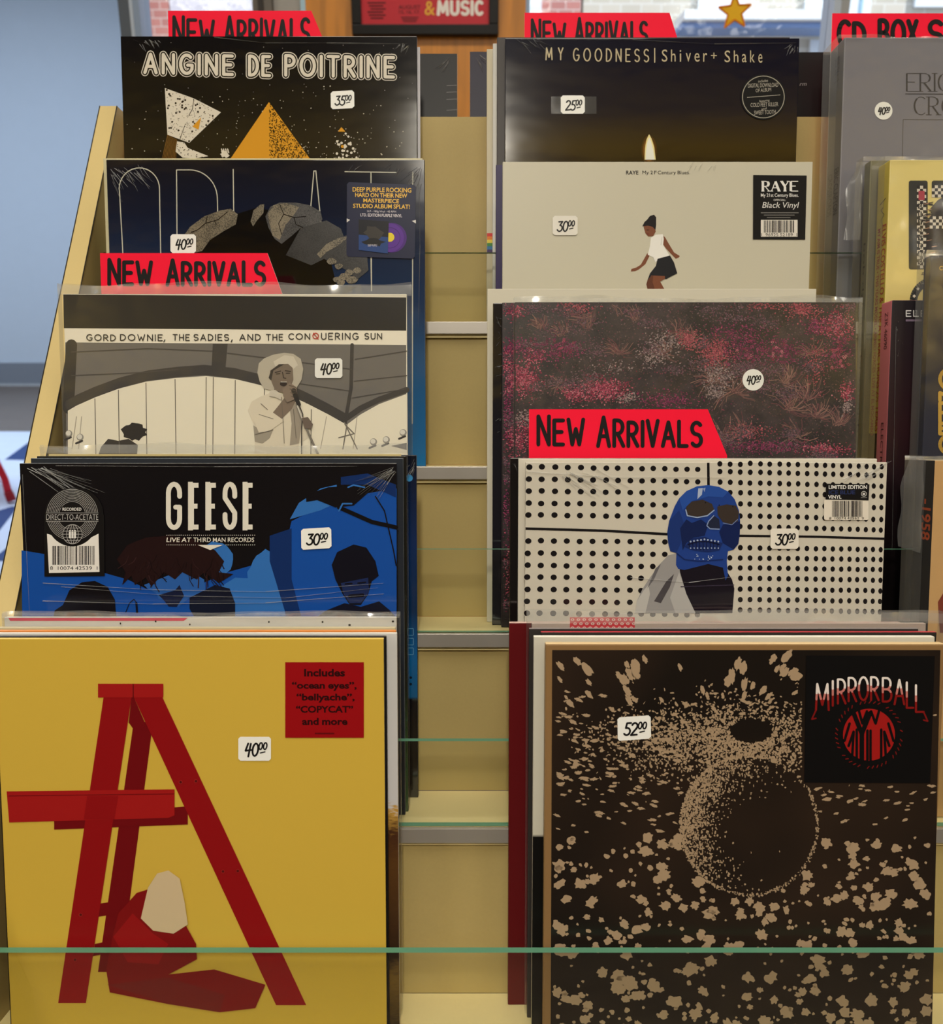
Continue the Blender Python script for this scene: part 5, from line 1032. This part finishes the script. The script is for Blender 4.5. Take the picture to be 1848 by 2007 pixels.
for sx in (-1, 1):
    b.line([(cx0 + sx * 33, cy0 + 44), (cx0 + sx * 30, cy0 - 6), (cx0 + sx * 40, cy0 + 22)], 5, (13, 12, 13), 5); b.line([(cx0 + sx * 48, cy0 + 12), (cx0 + sx * 38, cy0 - 22)], 5, (13, 12, 13), 5); b.line([(cx0 + sx * 20, cy0 - 48), (cx0 + sx * 13, cy0 - 22), (cx0 + sx * 4, cy0 - 46)], 5, (13, 12, 13), 5)
    b.line([(cx0 + sx * 3, cy0 - 8), (cx0 + sx * 3, cy0 + 50)], 5, (13, 12, 13), 5); b.line([(cx0 + sx * 24, cy0 - 10), (cx0 + sx * 24, cy0 + 46)], 5, (13, 12, 13), 5)
for k in range(44):
    an = k / 44 * 2 * math.pi
    if k % 6 != 0: b.line([(cx0 + 62 * math.cos(an), cy0 + 62 * math.sin(an)), (cx0 + 66 * math.cos(an + .05), cy0 + 66 * math.sin(an + .05))], 2, (112, 22, 20), 4)
t.part('round_emblem', b, s, 'red round emblem')
price(t, v, 1210, 1404, 1275, 1450, '52', lay=4, tilt=2)
t = rec('white sleeve with black lower half showing left of the speckled one', .6805, .006, 1046, 1832, 1248, 1, gradmat('white_over_black', [(0, (18, 18, 16)), (.525, (16, 15, 14)), (.53, (206, 202, 186)), (1, (206, 202, 188))], 0, .316, 'satin'), (190, 186, 176), (232, 228, 216))
plain('red topped sleeve behind the white and black one', .6895, .0045, 1060, 1836, 1239, 1, (44, 40, 36), (40, 36, 34), (200, 50, 64))
plain('dark grey sleeve deeper in the front right pack', .6965, .004, 1037, 1800, 1232, 1, (52, 48, 46), None, (150, 140, 140))
t = rec('sleeve with a red patterned paper band in a polythene cover', .7055, .0045, 1042, 1815, 1222, 1, (176, 160, 152), (60, 56, 54), (206, 186, 176))
a = Art(t.v, 'satin', 1); a.rect(1117, 1210, 1244, 1262, (200, 44, 58), 1); pb = t.part('paper_band', a, label='red patterned paper band')
b = Art(t.v, 'satin', 2)
for r in range(3):
    for k in range(11): b.disc(1122 + k * 11.5 + (r % 2) * 5, 1214.5 + r * 8, 3.6, (232, 206, 200), 2, n=10, ry=2.6); b.disc(1122 + k * 11.5 + (r % 2) * 5, 1214.5 + r * 8, 1.4, (200, 44, 58), 3, n=6)
b.rect(1121, 1237, 1241, 1262, (232, 220, 200), 4); b.text('WARREN ZEVON', 1135, 1240, 1226, 1248, (170, 40, 50), 5, bold=.012); t.part('lettering', b, pb)
bag(t, 1033, 1850, 1199, 1222, 1, .003)
plain('dark red sleeve standing at the left end of the front right pack', .7135, .0065, 998, 1768, 1221, 1, mat((92, 16, 20), 'satin'), (80, 14, 18), (226, 190, 180))

# ================================================================== boxed sets on the right
def spine_art(u, fin='satin', lay=1): return Art(0, fin, lay, lambda x, y, l: (lambda p: (u - LAY * (1 + l), p[1], p[2]))(PU(x, y, u)))
class SpineText:
    """lettering running down a box spine: s along the spine (down), r from back to front"""
    def __init__(s, u, v0, v1, wtop): s.u, s.v0, s.v1, s.wt = u, v0, v1, wtop
    def art(s, fin='satin', lay=1): return Art(0, fin, lay, lambda x, y, l: (s.u - LAY * (1 + l), s.v1 - (s.v1 - s.v0) * (1 - y), s.wt - x))
    # x = metres down from the top, y = 0 at the front edge, 1 at the back edge
def spine_box(label, v, th, xl, xr, yt, n, front, spine, top, name='boxed_set'):
    t = rec(label, v, th, xl, xr, yt, n, front, spine, top, name, None, 'boxed set', 'boxed sets on the right', 'box', .0012)
    t.sp = SpineText(t.box[0], v + th, v, t.box[2]); return t
def sptext(t, txt, s0, s1, r0, r1, c, bold=0, name='spine_lettering', strokes=0):
    u = t.box[0]; wt = t.box[2]; vF, vB = t.v, t.v + t.th; a = Art(0, 'satin', 1, lambda x, y, l: (u - LAY * (1 + l), vF + (vB - vF) * y, wt - x))
    # text baseline towards the back (left of the spine as seen), letter tops towards the front
    a.text(txt, s0, r0, s1, r1, c, 1, bold); return a
G1 = (122, 120, 128)
t = spine_box('big grey box with engraved title lettering on the top tier', .962, .036, 1655, 2238, 73, 5, mat(G1, 'satin'), (112, 108, 106), (150, 146, 142))
v = t.v; a = Art(v, 'satin', 0); DK = (62, 58, 58)
serif(a, 'ERIC CLAPTON', 1777, 144, 2090, 179, 3.4, 1.4, DK, gap=.2); a.line([(1774, 184), (2090, 186)], 1.6, DK, cap=False); serif(a, 'CROSSROADS', 1792, 190, 2076, 225, 3.4, 1.4, DK, gap=.2)
a.line([(1766, 420), (1770, 234), (2090, 236)], 1.2, (88, 84, 82), cap=False); t.part('title_lettering', a, label='dark engraved title')
price(t, v, 1714, 199, 1749, 235, '40', lay=3, round_=True)
t.part('spine_lettering', sptext(t, 'ERIC CLAPTON', .133, .182, .1, .42, (58, 54, 54))); t.part('spine_lettering', sptext(t, 'CROSSROADS', .135, .180, .55, .86, (58, 54, 54))); t.part('spine_lettering', sptext(t, '835 261-2', .014, .04, .3, .6, (84, 80, 80)))
bag(t, 1643, 2250, 69, 75, 5, .0028)
YB_ = (222, 204, 128)
t = spine_box('yellow box with black slots of checkered strip and red spine lettering', .898, .025, 1744, 2370, 313, 4, mat(YB_, 'satin'), (204, 182, 66), (232, 220, 160))
v = t.v; a = Art(v, 'satin', 0); KK = (38, 40, 40); CW = (214, 206, 190)
def slot(pts, l): a.poly(pts, KK, l)
a.rect(1781, 354, 1818, 528, KK, 0, 4); a.rect(1826, 354, 1990, 372, KK, 0, 4)
def checker(x0, y0, nx, ny, s, l):
    for i in range(nx):
        for j in range(ny): a.rect(x0 + i * s, y0 + j * s, x0 + (i + 1) * s, y0 + (j + 1) * s, CW if (i + j) % 2 else (24, 22, 24), l)
checker(1797, 364, 3, 27, 6, 1); checker(1826, 363, 12, 4, 6, 1)
a.rect(1800, 374, 1812, 392, (170, 60, 76), 2, 1)
for k, ch in enumerate('GETNVEIG'): a.rect(1799, 399 + k * 15.6, 1807, 409 + k * 15.6, (24, 22, 24), 2); a.text(ch, 1801, 401 + k * 15.6, 1805.5, 407.5 + k * 15.6, CW, 3, bold=.02)
sil = [(1860, 380), (1838, 392), (1822, 410), (1826, 420), (1812, 440), (1818, 470), (1810, 500), (1816, 530), (1860, 560), (1990, 560), (1990, 380)]; a.poly(sil, (28, 22, 26), 3)
for k in range(40): x, y = 1814 + random.uniform(0, 18), 396 + k * 4; a.line([(x + 14, y), (x - random.uniform(0, 10), y + random.uniform(-4, 8))], 1.6, (28, 22, 26), 3); a.line([(x + 6, y + 2), (x - 4, y + 4)], 1, (200, 150, 120), 4) if k % 3 == 0 else None
checker(1822, 424, 10, 4, 6, 5)
a.ring(1832, 592, 42, 15, KK, 1, 180, 300, 20); 
for k in range(10): an = math.radians(185 + k * 11); a.disc(1832 + 42 * math.cos(an), 592 + 42 * math.sin(an), 3.4, CW if k % 2 else (24, 22, 24), 2, n=4)
t.part('cover_print', a)
t.part('spine_lettering', sptext(t, 'ELVIS COSTELLO & THE ATTRACTIONS 2\u00bd YEARS', .062, .272, .08, .46, (176, 60, 26), .012), label='red spine title'); t.part('spine_lettering', sptext(t, 'MY AIM IS TRUE \u2022 THIS YEARS MODEL \u2022 ARMED FORCES \u2022 LIVE AT EL MOCAMBO', .064, .276, .56, .82, (176, 60, 26), .02))
a = Art(0, 'satin', 0, lambda x, y, l: (t.box[0] - LAY * (1 + l), t.v + t.th * y, t.box[2] - x)); a.rect(.274, .01, t.box[2] - t.box[3] - .0008, .99, (34, 26, 18), 0); t.part('spine_foot', a, label='black foot of the spine')
sg = Art(0, 'satin', 1, lambda x, y, l: (t.box[0] - LAY * (1 + l), t.v + t.th * y, t.box[2] - x)); sg.line([(.036, .2), (.04, .7)], .0009, (30, 26, 18), 1, cap=False); sg.line([(.038, .45), (.044, .4), (.046, .6), (.052, .3), (.056, .55), (.062, .4)], .0008, (30, 26, 18), 1, cap=False); t.part('signature', sg)
bag(t, 1735, 2380, 308, 314, 4, .003)
OLV = (112, 108, 84)
t = spine_box('grey olive box spine between the grey and yellow boxes', .9285, .014, 1706, 2310, 314, 4, mat((124, 120, 96), 'satin'), OLV, (160, 156, 140))
t.part('spine_lettering', sptext(t, 'bob dylan', .083, .168, .3, .72, (60, 56, 46))); t.part('spine_lettering', sptext(t, 'biograph', .2, .282, .3, .72, (60, 56, 46)));
bag(t, 1692, 2320, 307, 315, 4, .0025, 1.2)
t = spine_box('dark box with pink spine beside the flower sleeve', .832, .021, 1748, 2420, 588, 3, gradmat('black_to_maroon', [(0, (14, 12, 14)), (.4, (24, 14, 18)), (.6, (42, 20, 26)), (1, (34, 30, 36))], 0, .315, 'satin'), (196, 110, 116), (206, 130, 134))
a = Art(t.v, 'satin', 1)
for k, ch in enumerate('ELECTRIC'): a.strokes(ch, 1776 + k * 14.5, 609, 1785 + k * 14.5, 620, 2.2, (206, 204, 204))
a.rect(1775, 626, 1900, 630, (120, 104, 124)); t.part('title_lettering', a)
t.part('spine_lettering', sptext(t, 'ELECTRIC LIGHT ORCHESTRA', .115, .27, .32, .56, (84, 40, 44))); t.part('spine_lettering', sptext(t, 'Z3K 46090', .01, .045, .3, .6, (84, 40, 44)))
creases(t, t.v, [(1758, 610, 6, 80, 8, 4, 60, 120)], seams=[([(1756, 640), (1752, 860), (1748, 1080)], 1)])
t = spine_box('tall navy box in a crumpled polythene cover at the right edge', .8115, .012, 1824, 2500, 500, 3, mat((20, 24, 46), 'matte'), (30, 34, 54), (90, 92, 100))
a = Art(t.v, 'satin', 1); GO = (190, 152, 60); a.text('COS', 1841, 521, 1860, 530, GO, bold=.02)
for k, (y0, y1, ch) in enumerate(((722, 764, 'C'), (770, 784, 'N'), (790, 826, 'R'), (830, 850, 'E'), (852, 890, 'C'))): a.strokes(ch, 1842, y0, 1878, y1, 7, GO)
t.part('cover_lettering', a, label='large gold letters'); bag(t, 1815, 2510, 490, 502, 3, .0022)
t = spine_box('tan box with black spine in polythene at the lower right', .745, .032, 1832, 2560, 902, 2, mat((196, 156, 104), 'satin'), (26, 22, 22), (206, 190, 160))
t.part('spine_lettering', sptext(t, '-1958', .034, .07, .08, .55, (200, 84, 36), .02), label='orange spine lettering')
a = Art(t.v, 'satin', 1); a.poly([(1838, 1180), (1850, 1160), (1880, 1150), (1900, 1240), (1842, 1240)], (120, 50, 34)); t.part('cover_print', a); bag(t, 1815, 2570, 893, 903, 2, .003, .7)
for r in LOG:
    if not (.29 < r[0] < .345 and .29 < r[1] < .36): print('SIZE?', r)
